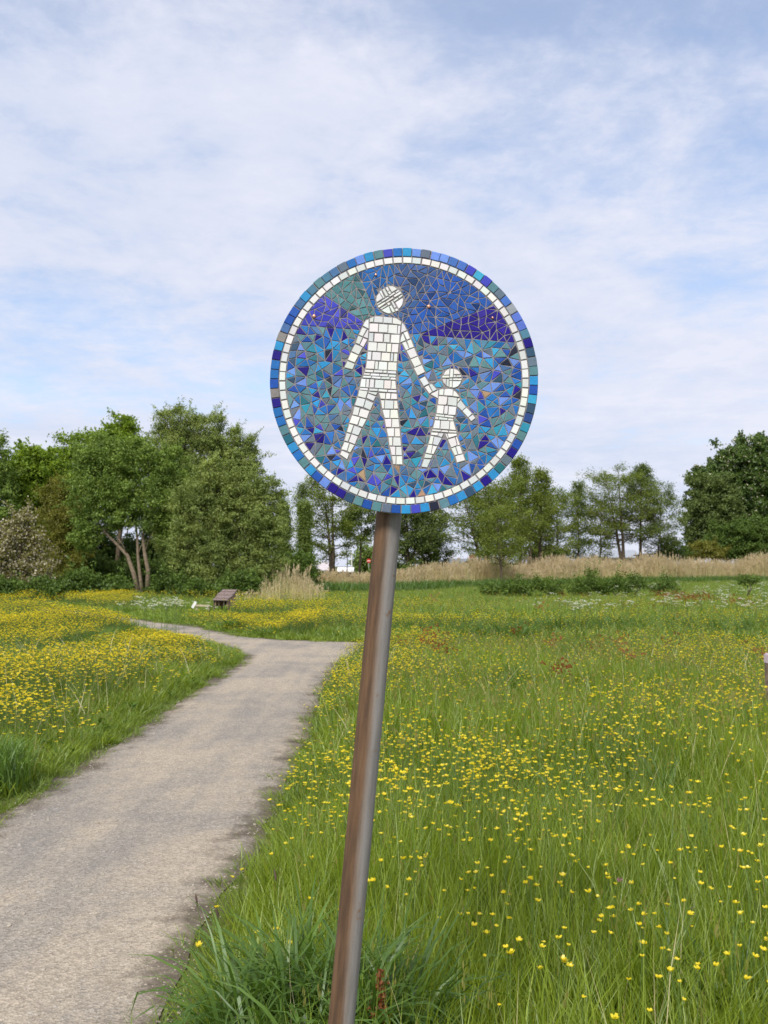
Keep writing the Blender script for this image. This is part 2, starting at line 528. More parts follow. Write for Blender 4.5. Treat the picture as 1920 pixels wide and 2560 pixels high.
PAL = {'A': (4, 112, 192), 'C': (8, 150, 216), 'c': (44, 176, 224), 'T': (90, 140, 148), 'G': (104, 122, 140), 'S': (72, 116, 168), 'P': (104, 150, 232),
       'V': (66, 72, 202), 'v': (88, 122, 220), 'I': (26, 2, 138), 'N': (50, 84, 114), 'n': (38, 74, 140), 'B': (12, 84, 180), 'K': (34, 40, 62),
       'D': (28, 112, 128), 'W': (160, 172, 180), 'L': (146, 142, 136), 'E': (24, 150, 178), 'Q': (180, 146, 112), 'p': (64, 122, 208), 's': (78, 134, 164)}
mute = lambda c, k=.10: tuple(x * (1 - k) + k * (.3 * c[0] + .5 * c[1] + .2 * c[2]) for x in c)
PAL = {k: mute(tuple(x * .80 for x in s2l(v))) for k, v in PAL.items()}


def inset(poly, d):
    """convex polygon shrunk by d"""
    poly = [Vector(p) for p in poly]
    area = sum(a.x * b.y - b.x * a.y for a, b in zip(poly, poly[1:] + poly[:1]))
    if area < 0: poly.reverse()
    out = poly[:]
    for a, b in zip(poly, poly[1:] + poly[:1]):
        e = b - a
        if e.length < 1e-9: continue
        n = Vector((-e.y, e.x)).normalized()
        out = clip(out, a + n * d, n)
        if len(out) < 3: return []
    return out


def clip(poly, p, n):
    out = []
    for a, b in zip(poly, poly[1:] + poly[:1]):
        da, db = (a - p).dot(n), (b - p).dot(n)
        if da >= 0: out.append(a)
        if (da > 0) != (db > 0) and abs(da - db) > 1e-12:
            out.append(a + (b - a) * (da / (da - db)))
    return out


def parea(poly): return abs(sum(a.x * b.y - b.x * a.y for a, b in zip(poly, poly[1:] + poly[:1]))) / 2


def hull(poly):
    """convex hull of a few points"""
    P = sorted(set((round(p[0], 3), round(p[1], 3)) for p in poly))

    def half(Q):
        h = []
        for q in Q:
            while len(h) > 1 and (h[-1][0] - h[-2][0]) * (q[1] - h[-2][1]) - (h[-1][1] - h[-2][1]) * (q[0] - h[-2][0]) <= 0: h.pop()
            h.append(q)
        return h[:-1]
    return [Vector(p) for p in half(P) + half(P[::-1])]


def pc(px, py): return Vector((px - SX, SY - py))      # photo pixel -> sign plane (pixel units, y up)


def inflate(poly, d):
    poly = hull(poly)
    out = []
    n = len(poly)
    for i in range(n):
        a, b, c_ = poly[i - 1], poly[i], poly[(i + 1) % n]
        n1 = Vector(((b - a).y, -(b - a).x)).normalized(); n2 = Vector(((c_ - b).y, -(c_ - b).x)).normalized()
        m = (n1 + n2); m = m.normalized() if m.length > 1e-6 else n1
        out.append(b + m * (d / max(.5, m.dot(n1))))
    return out


sign = empty('mosaic_sign', pole_base)
tag(sign, 'round blue mosaic footpath sign of a walking adult and child on leaning rusty pole', 'sign')
# pole: local Z runs along the leaning pole
L = (pole_top - pole_base).length
b = MB()
zs = [-.25, 0, L * .25, L * .5, L * .75, L - .003, L]
b.tube([(0, 0, z) for z in zs], [.0292] * 6 + [.027], 40)
pole = b.build('pole', M['pole'], sign, smooth=False)
for pgn in pole.data.polygons: pgn.use_smooth = len(pgn.vertices) == 4
pole.rotation_euler = ax.to_track_quat('Z', 'Y').to_euler()
q = ax.to_track_quat('Z', 'Y')
# keep local X pointing to the picture's right so that the rust sits on the left side
xl = q @ Vector((1, 0, 0)); ang = math.atan2(xl.y, xl.x)
pole.rotation_mode = 'QUATERNION'
from mathutils import Quaternion
pole.rotation_quaternion = q @ Quaternion((0, 0, 1), -ang)

PT = .011
b = MB()
n = 128
ring = lambda r, y: [(r * math.cos(2 * math.pi * i / n), y, r * math.sin(2 * math.pi * i / n)) for i in range(n)]
Rp = 338.0 * SC
b.add(ring(Rp - .0015, 0) + ring(Rp, .0012) + ring(Rp, PT - .001) + ring(Rp - .001, PT), [], 0)
for k in range(3):
    for i in range(n):
        b.f.append((k * n + i, (k + 1) * n + i, (k + 1) * n + (i + 1) % n, k * n + (i + 1) % n)); b.m.append(1 if k else 0)
b.f.append(tuple(range(n))); b.m.append(0)
b.f.append(tuple(3 * n + i for i in range(n - 1, -1, -1))); b.m.append(1)
panel = b.build('sign_panel', [M['grout'], M['panel_back']], sign, sign_c - pole_base)
# two clamps that hold the panel on the pole
for dz in (-.16, .12):
    zc_ = sign_c.z + dz
    pp = pole_base + ax * ((zc_ - pole_base.z) / ax.z) - pole_base
    b = MB()
    b.box((0, -.0455, 0), (.10, .006, .03)); b.box((0, -.038, 0), (.03, .014, .028)); b.tube([(0, 0, -.015), (0, 0, .015)], .0325, 24)
    cl = b.build('clamp', M['panel_back'], sign, pp)

tile_rng = random.Random(5)


def tile_mesh(name, poly, tint, mat, h=.0026, cham=.0007, tilt=.02):
    """prism with a chamfered edge standing on the grout; poly in metres about its own centre"""
    top = inset(poly, cham)
    if len(top) < 3 or len(poly) < 3: return None
    tx, tz = tile_rng.uniform(-tilt, tilt), tile_rng.uniform(-tilt, tilt)
    m = MB(); kk, kt = len(poly), len(top)
    if kk != kt:
        top = poly
    h0 = h * .72
    lo = [(p.x, .001, p.y) for p in poly]; mid = [(p.x, -h0 - tx * p.x - tz * p.y, p.y) for p in poly]
    if top is poly:
        m.v = lo + mid
        m.f = [tuple(range(kk, 2 * kk))] + [(i, kk + i, kk + (i + 1) % kk, (i + 1) % kk)[::-1] for i in range(kk)]
    else:
        # match corners of the chamfer to the outline
        tp = [min(top, key=lambda c_: (c_ - p).length) for p in poly]
        up = [(p.x, -h - tx * p.x - tz * p.y, p.y) for p in tp]
        m.v = lo + mid + up
        m.f = [tuple(range(2 * kk, 3 * kk))] + [(i, (i + 1) % kk, kk + (i + 1) % kk, kk + i) for i in range(kk)] + \
              [(kk + i, kk + (i + 1) % kk, 2 * kk + (i + 1) % kk, 2 * kk + i) for i in range(kk)]
    m.m = [0] * len(m.f)
    me = m.mesh(name, mat)
    a_ = me.attributes.new('tint', 'FLOAT_COLOR', 'POINT')
    a_.data.foreach_set('color', np.tile(np.array([*tint, 1], np.float32), len(me.vertices)))
    return me


def vary(c, k=.12):
    f = 1 + tile_rng.uniform(-k, k)
    return tuple(min(1, x * f * (1 + tile_rng.uniform(-.05, .05))) for x in c)


def place_tile(name, poly_px, tint, mat, **kw):
    poly = hull([p * SC for p in poly_px]) if False else [p * SC for p in poly_px]
    ar = sum(a.x * b_.y - b_.x * a.y for a, b_ in zip(poly, poly[1:] + poly[:1]))
    if ar < 0: poly.reverse()
    c_ = sum(poly, Vector((0, 0))) / len(poly)
    me = tile_mesh(name, [p - c_ for p in poly], tint, mat, **kw)
    if me is None: return None
    return link(name, me, panel, (c_.x, 0, c_.y))


def arc_tile(r0, r1, a0, a1):
    P = []
    for a in (a0, (a0 + a1) / 2, a1): P.append(Vector((r1 * math.sin(a), r1 * math.cos(a))))
    for a in (a1, a0): P.append(Vector((r0 * math.sin(a), r0 * math.cos(a))))
    return P


RINGSEQ = 'C P G P P p p V c V T G p W v v s I N G T C B c N n E T B I G D C I C N C A T K C V C B G T B T N I I P B C T A C D T A A I L B A A I C L S B B S C s T s S G A P C T V A'.split()
NR = len(RINGSEQ)
st = 2 * math.pi / NR
for i, k in enumerate(RINGSEQ):
    a = R(1.4) + i * st + tile_rng.uniform(-.0025, .0025)
    g = .0034
    place_tile('border_tile', arc_tile(316.5 + tile_rng.uniform(-.6, .6), 337.6 + tile_rng.uniform(-1, .8), a - st / 2 + g, a + st / 2 - g), vary(PAL[k], .07), M['glass_tile'])
NW = 80
st = 2 * math.pi / NW
WHITES = [(.71, .705, .675), (.73, .72, .69), (.58, .60, .59), (.655, .665, .64), (.75, .735, .705)]
for i in range(NW):
    a = R(-.6) + (i + .5) * st + tile_rng.uniform(-.002, .002)
    g = .0052
    place_tile('white_border_tile', arc_tile(298.8 + tile_rng.uniform(-.5, .5), 313.6, a - st / 2 + g, a + st / 2 - g), vary(tile_rng.choice(WHITES), .04), M['white_tile'])

ZA = lambda x, y: pc(840 + x / 5.925, 690 + y / 5.925)
ZB = lambda x, y: pc(830 + x / 5.925, 920 + y / 5.925)
ZC = lambda x, y: pc(1030 + x / 7.9, 910 + y / 7.9)
FIG_A = '''497,615 555,588 548,668 495,668|565,585 640,583 692,592 690,680 560,672|702,592 833,602 827,690 700,682|842,605 890,612 940,645 968,665 962,710 838,692
495,690 625,695 618,822 490,815|637,697 765,708 762,830 628,822|778,710 910,716 905,848 770,835|922,722 955,722 945,852 912,848
490,832 552,836 545,965 480,960|570,840 695,848 690,972 563,965|714,850 797,855 792,980 708,974|818,858 945,862 938,990 810,982
478,972 605,980 598,1108 470,1100|617,985 745,992 735,1118 607,1108|757,996 820,1000 812,1126 750,1120|833,1000 928,1003 918,1130 822,1128
467,1115 523,1118 515,1242 458,1238|540,1120 662,1130 658,1250 532,1244|678,1132 800,1140 795,1262 668,1252|815,1140 848,1142 840,1265 808,1262|862,1142 912,1146 902,1268 855,1266
455,1252 572,1258 560,1380 438,1372|582,1264 622,1268 615,1386 572,1380|638,1268 758,1276 752,1395 626,1388|775,1276 900,1280 895,1405 765,1396
432,1388 550,1395 545,1432 425,1422|562,1395 690,1402 688,1435 560,1430|700,1402 752,1405 748,1440 697,1436|765,1408 892,1412 888,1450 762,1442
480,628 480,770 395,725 420,670 450,640|385,752 450,775 392,885 335,862|465,785 478,790 470,918 402,892|325,876 388,902 342,1005 288,985|400,912 460,935 400,1048 350,1015
278,1005 390,1052 332,1162 225,1110|218,1128 328,1175 272,1280 170,1240|165,1260 272,1305 238,1385 118,1355
978,682 1010,710 1050,795 965,830|1000,830 1058,808 1098,915 1052,938|985,845 1000,860 1030,945 952,978 965,900|1055,955 1110,930 1155,1045 1090,1070|980,985 1035,962 1082,1075 1038,1100
1045,1105 1158,1060 1208,1178 1105,1220|1105,1235 1215,1190 1265,1305 1165,1350|1155,1365 1275,1318 1320,1425 1210,1478
640,225 688,310 600,370 590,330 605,270|640,210 668,188 715,300 700,308|685,180 715,160 772,265 738,280|730,150 765,135 790,190 765,205|765,212 800,195 815,235 790,250|775,128 830,125 880,145 905,168 828,215
880,210 925,180 945,195 893,228|785,270 862,215 875,235 797,285|850,272 950,205 972,232 872,292|668,350 775,282 782,300 678,365|735,360 840,290 852,308 745,378|925,290 975,250 990,270 935,312
850,345 915,300 922,318 862,362|600,395 660,358 668,375 612,412|612,425 725,362 735,380 632,455|650,465 752,408 760,420 665,480|755,385 790,368 805,398 772,418|815,355 842,350 890,440 868,460
880,375 985,305 995,340 985,400 960,440 930,470|670,490 780,430 815,535 770,540 720,520|790,430 820,415 872,512 840,525|870,478 905,460 928,490 890,508'''
FIG_B = '''472,75 558,80 555,112 465,102|570,82 698,90 695,122 568,115|708,92 830,98 826,130 704,124|842,100 945,104 943,138 838,132
462,115 576,124 572,152 455,146|586,126 720,134 716,166 584,154|730,136 855,140 853,172 727,168|866,144 943,148 942,180 864,176
432,165 498,168 490,292 412,285|508,168 548,170 540,294 500,292|565,172 625,176 615,298 552,295|640,178 765,186 758,310 632,300|775,188 873,192 866,314 768,310|884,192 938,195 950,318 876,316
412,298 530,306 526,340 404,328|552,308 680,316 672,350 548,342|690,318 818,328 815,362 686,352|830,330 955,335 955,370 826,362
400,335 525,352 492,455 380,428|540,355 672,370 650,410 540,375|530,385 645,430 610,498 510,452|372,445 490,470 458,590 335,560|500,482 608,530 565,635 470,592
330,582 408,600 380,715 300,700|422,612 550,650 515,760 390,722|295,712 410,745 372,855 255,825|420,752 508,775 448,888 388,865
252,842 315,862 275,975 218,962|325,868 435,910 388,1015 290,982|215,978 272,995 232,1105 180,1092|288,996 380,1030 335,1145 245,1110
182,1112 250,1130 218,1242 135,1222|260,1135 328,1160 268,1270 228,1250|142,1240 250,1290 222,1372 118,1300
695,375 790,380 785,468 718,462|803,380 866,384 860,468 795,468|880,384 958,388 965,470 872,470|722,485 775,490 770,612 740,610|785,486 912,494 905,614 778,612|922,492 965,495 978,612 915,614
745,630 855,630 850,752 780,752|866,630 968,632 985,755 862,754|780,770 880,766 875,890 798,888|890,768 985,768 998,892 886,892|808,910 920,905 918,1028 830,1028|932,906 1000,908 1010,1030 930,1030
835,1042 895,1042 890,1165 850,1165|908,1042 1012,1044 1022,1168 902,1168|855,1180 938,1182 935,1308 882,1308|950,1184 1025,1184 1035,1310 946,1308|885,1322 945,1322 940,1445 905,1445|955,1324 1038,1324 1042,1448 952,1446
1300,170 1378,130 1440,235 1362,275|1375,290 1430,262 1485,360 1445,388|1445,258 1480,240 1555,325 1495,355|1460,395 1580,335 1572,460'''
FIG_C = '''750,100 745,215 630,222 665,150 705,115|768,100 825,98 815,270 755,268|838,100 890,115 940,155 965,205 832,205|610,235 745,230 742,275 600,278|832,222 872,225 870,268 828,265|890,228 975,225 985,262 885,265
750,290 803,290 800,325 748,322|820,290 990,290 985,330 815,322|600,295 680,298 675,425 625,370|692,302 738,305 732,462 685,435|750,338 800,338 795,470 745,465|812,345 980,345 955,400 910,450 850,475 808,475
545,520 580,505 635,510 622,628 540,622|648,510 740,500 815,515 808,640 638,628|828,535 870,560 945,662 815,645|530,642 705,655 690,790 670,820 520,812|722,660 895,682 885,845 712,820
508,825 635,835 618,998 490,990|650,838 720,845 702,1005 638,998|735,848 885,858 860,1025 720,1015|478,1002 642,1022 640,1060 472,1045|655,1025 825,1042 822,1080 652,1062
465,1055 525,1065 522,1110 460,1105|535,1065 705,1085 702,1125 532,1112|718,1090 818,1098 812,1138 715,1128|458,1125 560,1132 548,1295 418,1288|575,1135 745,1145 735,1310 562,1298|758,1148 822,1150 870,1325 748,1312
405,1305 570,1322 568,1355 400,1345|588,1325 720,1335 715,1370 582,1358|735,1338 878,1345 880,1378 730,1370|385,1370 515,1378 508,1432 378,1418|525,1385 625,1392 590,1468 520,1440
370,1438 432,1445 400,1605 328,1600|440,1455 590,1480 510,1632 412,1605|325,1615 405,1625 372,1795 270,1778|415,1635 500,1650 425,1805 382,1795|262,1795 405,1825 378,1885 242,1878|238,1900 370,1912 298,2070 188,2052
655,1395 690,1398 718,1485 700,1500|705,1395 885,1395 888,1432 728,1480|710,1515 850,1470 888,1625 775,1672|865,1462 890,1455 948,1615 905,1632|775,1690 855,1660 900,1805 845,1832|870,1655 948,1635 998,1790 918,1808|855,1845 1010,1802 1050,1925 890,1972
908,690 965,695 935,735 905,770|968,728 1070,865 990,935 900,850 905,790|1085,875 1190,995 1112,1070 1000,945|1205,1018 1255,1085 1175,1148 1120,1080'''
fig_polys = []
for txt, Z in ((FIG_A, ZA), (FIG_B, ZB), (FIG_C, ZC)):
    for w in txt.replace('\n', '|').split('|'):
        P = hull([Z(*map(float, s.split(','))) for s in w.split()])
        fig_polys.append(P)
        place_tile('figure_tile', P, vary(tile_rng.choice(WHITES), .05), M['white_tile'])

# background of broken tile: straight-edged fields above, mixed colours below
fields = [  # (colour choices, test as half planes through two photo points, kept to the left of a->b in sign plane)
    ('indigo', [((1051, 832), (1290, 850)), ((1235, 758), (1051, 832))]),
]


def side(p, a, b_):
    a, b_ = pc(*a), pc(*b_)
    return (b_.x - a.x) * (p.y - a.y) - (b_.y - a.y) * (p.x - a.x)


def field_of(p):
    low = side(p, (750, 807), (1290, 851)) < 0
    if low: return 'low'
    if p.x < pc(1000, 0).x - 8 or side(p, (1104, 670), (1009, 804)) > 1e9:
        pass
    # walk the sectors from left to right
    if side(p, (809, 731), (908, 802)) < 0 and p.x < 0: return 'violet'
    if side(p, (894, 678), (942, 790)) < 0 and p.x < 0: return 'teal'
    if side(p, (985, 640), (981, 740)) < 0 and p.x < 0: return 'azure'
    if side(p, (1104, 670), (1009, 804)) < 0: return 'slate'
    if side(p, (1051, 832), (1235, 758)) < 0 and p.x > 0: return 'indigo'
    return 'royal'


LINES = [((740, 806), (1300, 852)), ((800, 724), (908, 802)), ((890, 668), (942, 790)), ((985, 640), (982, 735)), ((1110, 660), (1009, 804)), ((1051, 832), (1244, 754))]
FIELD_COL = {'violet': ['V', 'V', 'V', 'v'], 'teal': ['T', 'T', 'T', 'D'], 'azure': ['A', 'A', 'A', 'B'], 'slate': ['S', 'S', 'n', 'S', 'B'], 'royal': ['B', 'B', 'B', 'p', 'n'], 'indigo': ['I']}
FIELD_RGB = {'violet': (62, 68, 200), 'teal': (80, 140, 148), 'azure': (10, 112, 194), 'slate': (54, 94, 156), 'royal': (18, 88, 184), 'indigo': (36, 10, 148)}
LOW = list('TTTTTTTTTTGGGGGCCCCCCccAAAAAAABBBBPPPPVVIIIINNKSSssDEE')
RI = 297.5
ptsl = []
srng = random.Random(21)


def try_pt(p, dmin):
    for q in ptsl:
        if (q - p).length_squared < dmin * dmin: return
    ptsl.append(p)


circ = []
for i in range(78):
    a = 2 * math.pi * (i + srng.uniform(-.2, .2)) / 78
    circ.append(Vector((RI * math.cos(a), RI * math.sin(a))))
line_pts = []; edges = []
ptsl += circ
for a, b_ in LINES:
    A, B = pc(*a), pc(*b_)
    if A.length > RI: A = A * ((RI - 1) / A.length)
    if B.length > RI: B = B * ((RI - 1) / B.length)
    nn = max(2, int((B - A).length / 21)); prev = None
    for k in range(nn + 1):
        P = A.lerp(B, k / nn)
        ptsl.append(P); idx = len(ptsl) - 1
        if prev is not None: edges.append((prev, idx))
        prev = idx
for _ in range(16000):
    a, r_ = srng.uniform(0, 2 * math.pi), RI * math.sqrt(srng.random())
    p = Vector((r_ * math.cos(a), r_ * math.sin(a)))
    low = side(p, (750, 807), (1290, 851)) < 0
    try_pt(p, srng.uniform(17, 22.5) if low else srng.uniform(14.5, 21))
v2, e2, f2, *_ = delaunay_2d_cdt(ptsl, edges, [], 0, 1e-4)
tris = [tuple(f) for f in f2 if len(f) == 3]
fcls = []
for f in tris:
    c_ = (v2[f[0]] + v2[f[1]] + v2[f[2]]) / 3
    fcls.append(field_of(c_))
emap = {}
for i, f in enumerate(tris):
    for a, b_ in ((f[0], f[1]), (f[1], f[2]), (f[2], f[0])): emap.setdefault((min(a, b_), max(a, b_)), []).append(i)
used = set(); polys = []
order = list(emap.items()); srng.shuffle(order)
for (a, b_), fs in order:
    if len(fs) != 2 or fs[0] in used or fs[1] in used or fcls[fs[0]] != fcls[fs[1]]: continue
    if srng.random() > .42: continue
    o1 = [x for x in tris[fs[0]] if x not in (a, b_)][0]; o2 = [x for x in tris[fs[1]] if x not in (a, b_)][0]
    quad = [v2[a], v2[o1], v2[b_], v2[o2]]
    H = hull(quad)
    if len(H) < 4 or abs(parea(H) - parea(quad)) > 1: continue
    if (v2[a] - v2[b_]).length < 15: continue
    if parea(H) > 420: continue
    used.update(fs); polys.append((H, fcls[fs[0]]))
for i, f in enumerate(tris):
    if i not in used: polys.append(([v2[x] for x in f], fcls[i]))
fig_inf = [(inflate(P, 2.1), sum(P, Vector((0, 0))) / len(P), max((p - sum(P, Vector((0, 0))) / len(P)).length for p in P)) for P in fig_polys]


def subtract(poly, cut):
    """convex poly minus convex cut -> list of convex pieces"""
    res = []; rest = poly
    m = len(cut)
    for a, b_ in zip(cut, cut[1:] + cut[:1]):
        e_ = b_ - a; nin = Vector((-e_.y, e_.x))
        outp = clip(rest, a, -nin)
        rest_in = clip(rest, a, nin)
        if len(outp) >= 3 and parea(outp) > 1: res.append(outp)
        rest = rest_in
        if len(rest) < 3 or parea(rest) < .5: return res
    return res


shards = []
for P, fc in polys:
    H = hull(P)
    c_ = sum(H, Vector((0, 0))) / len(H)
    if c_.length > RI - 2: continue
    pieces = [H]
    for cut, cc, rr in fig_inf:
        if (cc - c_).length > rr + 45: continue
        nxt = []
        for q in pieces:
            if not q: continue
            test = q
            for a, b_ in zip(cut, cut[1:] + cut[:1]):
                test = clip(test, a, Vector((-(b_ - a).y, (b_ - a).x)))
                if len(test) < 3: break
            if len(test) < 3 or parea(test) < .3: nxt.append(q)
            else: nxt += subtract(q, cut)
        pieces = nxt
    for q in pieces:
        q = hull(q)
        if len(q) < 3: continue
        z = inset(q, srng.uniform(.95, 1.5))
        if len(z) >= 3:
            z = hull(z)
            # the offset hides slivers; tiny crumbs fell out of the grout long ago
            if len(z) >= 3 and parea(z) > 14: shards.append((z, fc))
    # (clip keeps everything convex)


def shard_tint(fc):
    if fc == 'low':
        k = srng.choice(LOW)
        if srng.random() < .012: k = 'Q'
        return vary(PAL[k], .14)
    base = mute(tuple(x * .76 for x in s2l(FIELD_RGB[fc])))
    f = srng.choice((.8, .9, 1, 1, 1.05, 1.1, 1.18))
    if srng.random() < .07: f *= .55
    return vary(tuple(x * f for x in base), .08)


shards.sort(key=lambda s: -parea(s[0]))
rest_v, rest_f, rest_c = [], [], []
for i, (P, fc) in enumerate(shards):
    tint = shard_tint(fc)
    if i < 300:
        place_tile('mosaic_shard', P, tint, M['glass_tile'], h=srng.uniform(.0010, .0018), cham=.0005, tilt=.085)
    else:
        poly = [p * SC for p in P]; c_ = sum(poly, Vector((0, 0))) / len(poly)
        me = tile_mesh('x', [p - c_ for p in poly], tint, M['glass_tile'], h=srng.uniform(.0010, .0018), cham=.0005, tilt=.085)
        if me is None: continue
        k = len(rest_v)
        rest_v += [(v.co.x + c_.x, v.co.y, v.co.z + c_.y) for v in me.vertices]
        rest_f += [tuple(k + j for j in pg.vertices) for pg in me.polygons]
        rest_c += [(*tint, 1)] * len(me.vertices)
        bpy.data.meshes.remove(me)
me = bpy.data.meshes.new('mosaic_fragments'); me.from_pydata(rest_v, [], rest_f); me.materials.append(M['glass_tile'])
a_ = me.attributes.new('tint', 'FLOAT_COLOR', 'POINT'); a_.data.foreach_set('color', np.array(rest_c, np.float32).ravel())
tag(link('mosaic_fragments', me, panel), kind='stuff')
for px, py, r_ in ((783, 788, 4.6), (1073, 763, 4.6), (939, 682, 3.2), (1234, 792, 3.0)):
    p = pc(px, py) * SC; r_ *= SC
    b = MB(); kk = 14; prof = [(1, .001), (1, -.003), (.75, -.0044), (.3, -.0048)]
    for rr, y in prof: b.v += [(math.cos(2 * math.pi * j / kk) * rr * r_, y, math.sin(2 * math.pi * j / kk) * rr * r_) for j in range(kk)]
    for k in range(3):
        for j in range(kk): b.f.append((k * kk + j, k * kk + (j + 1) % kk, (k + 1) * kk + (j + 1) % kk, (k + 1) * kk + j)); b.m.append(0)
    b.f.append(tuple(3 * kk + j for j in range(kk))); b.m.append(0)
    b.build('screw', M['copper'], panel, (p.x, 0, p.y))

# ------------------------------------------------------------------ trees
def leaf_mesh(name, C, length, width, mat, droop=0.0, flat=0.0):
    """one diamond leaf at every point of C"""
    C = np.asarray(C); n = len(C)
    d = rng.normal(size=(n, 3)); d[:, 2] = d[:, 2] * (1 - flat) - droop
    d /= np.linalg.norm(d, axis=1)[:, None]
    e = rng.normal(size=(n, 3)); e[:, 2] *= (1 - flat)
    e -= (e * d).sum(1)[:, None] * d; e /= np.linalg.norm(e, axis=1)[:, None] + 1e-9
    l = length * rng.uniform(.6, 1.3, n)[:, None] * .5; w = width * rng.uniform(.6, 1.3, n)[:, None] * .5
    nn = np.cross(d, e) * w * .5
    V = np.stack([C - d * l, C + e * w + nn, C + d * l, C - e * w + nn], 1).reshape(-1, 3)
    return mesh_np(name, V, np.arange(4 * n), np.full(n, 4), [mat])


def lobe_points(lobes, per_m2, clump=.42, core=.25, seed=0):
    out = []
    centers = []
    for c, r in lobes:
        c, r = np.array(c), np.array(r)
        area = 4 * math.pi * ((r[0] * r[1]) ** 1.6 + (r[0] * r[2]) ** 1.6 + (r[1] * r[2]) ** 1.6 / 1) ** (1 / 1.6) / 3 ** (1 / 1.6)
        ncl = max(8, int(area / (clump * clump * 1.9)))
        d = rng.normal(size=(ncl, 3)); d /= np.linalg.norm(d, axis=1)[:, None]
        bumpy = 1 + .16 * np.sin(d[:, 0] * 5 + c[0]) * np.cos(d[:, 2] * 6 + c[2]) + .10 * np.sin(d[:, 2] * 11 + d[:, 1] * 8)
        rad = rng.uniform(.62, 1.0, ncl) ** .6 * bumpy
        spray = rng.random(ncl) < .16; rad = np.where(spray, rad * rng.uniform(1.08, 1.24, ncl), rad)
        cc = c + d * r * rad[:, None]
        cc = cc[cc[:, 2] > .25]
        nl = int(per_m2 * area / ncl)
        dens = rng.uniform(.35, 1.6, len(cc))
        for q, k in zip(cc, dens):
            m = max(3, int(nl * k))
            s = clump * rng.uniform(.5, 1.15)
            p = rng.normal(size=(m, 3)) * np.array([s, s, s * .62]) * .55 + q
            out.append(p)
        for q, dq in zip(c + (d * r * rad[:, None])[spray], d[spray]):     # feathery shoots past the outline
            if q[2] < .4: continue
            for _k in range(3):
                dv = dq + rng.normal(0, .45, 3) + np.array([0, 0, .5]); dv /= np.linalg.norm(dv)
                tt = rng.random(int(nl * .22) + 4)[:, None]
                out.append(q + dv * tt * rng.uniform(.5, 1.25) * min(clump, .46) * 2.1 + rng.normal(0, .05, (len(tt), 3)))
        m = int(per_m2 * area * core)
        d = rng.normal(size=(m, 3)); d /= np.linalg.norm(d, axis=1)[:, None]
        out.append(c + d * r * (rng.uniform(0, 1, m) ** .5 * .8)[:, None])
        centers.append(cc)
    P = np.concatenate(out)
    return P[P[:, 2] > .05], centers


def px_lobes(Y, specs, depth=.85):
    out = []
    for px, py, rx, ry, *o_ in specs:
        dy = o_[0] if o_ else 0
        c = at(px, py, Y + dy); k = (Y + dy) / F_PX
        out.append(((c.x, c.y, c.z), (rx * k, (rx + ry) * .5 * k * depth, ry * k)))
    return out


def lobe_tree(name, label, cat, Y, base_px, specs, mat, per_m2=260, leaf=(.17, .085), clump=.45, trunk_r=.2, stems=1, group=None, bark='bark', droop=0.0, core=.25, blossom=None):
    base = at(base_px, HORIZ + EYE * F_PX / Y, Y); base.z = 0
    root = empty(name, base)
    tag(root, label, cat, group)
    lobes = px_lobes(Y, specs)
    P, cents = lobe_points(lobes, per_m2, clump, core)
    o = link('crown', leaf_mesh('crown', P - np.array(base), *leaf, M[mat], droop), root)
    b = MB()
    for i, (c, r) in enumerate(lobes):
        c = Vector(c) - base
        st_ = Vector((rng.uniform(-.3, .3) * trunk_r * 3, rng.uniform(-.2, .2), -.1))
        mid = Vector((c.x * .35 + rng.uniform(-.15, .15), c.y * .4, max(.3, c.z * .5)))
        rr = trunk_r * (1 if i == 0 else .5)
        if i == 0: fork = mid.copy()
        else: st_ = Vector((0, 0, -.1)).lerp(fork, rng.uniform(.45, 1.0)); mid = st_.lerp(c, .45) + Vector((rng.uniform(-.15, .15), 0, .1))
        b.tube([st_, st_.lerp(mid, .5) + Vector((rng.uniform(-.1, .1), 0, 0)), mid, mid.lerp(c, .6), c + Vector((0, 0, r[2] * .3))], [rr, rr * .8, rr * .6, rr * .38, rr * .15], 6)
        cc = cents[i]
        for q in cc[:: max(1, len(cc) // 22)]:
            q = Vector(q) - base
            s0 = mid.lerp(c, rng.uniform(.3, 1))
            b.tube([s0, s0.lerp(q, .5) + Vector((0, 0, -.08)), q], [rr * .16, rr * .1, rr * .04], 4, False)
    b.build('trunk', M[bark], root, smooth=True)
    if blossom:
        bm_, frac, sz = blossom
        pick = P[rng.random(len(P)) < frac] - np.array(base)
        pick = pick + rng.normal(size=pick.shape) * .05
        link('blossom', leaf_mesh('blossom', pick, sz[0], sz[1], M[bm_]), root)
    return root


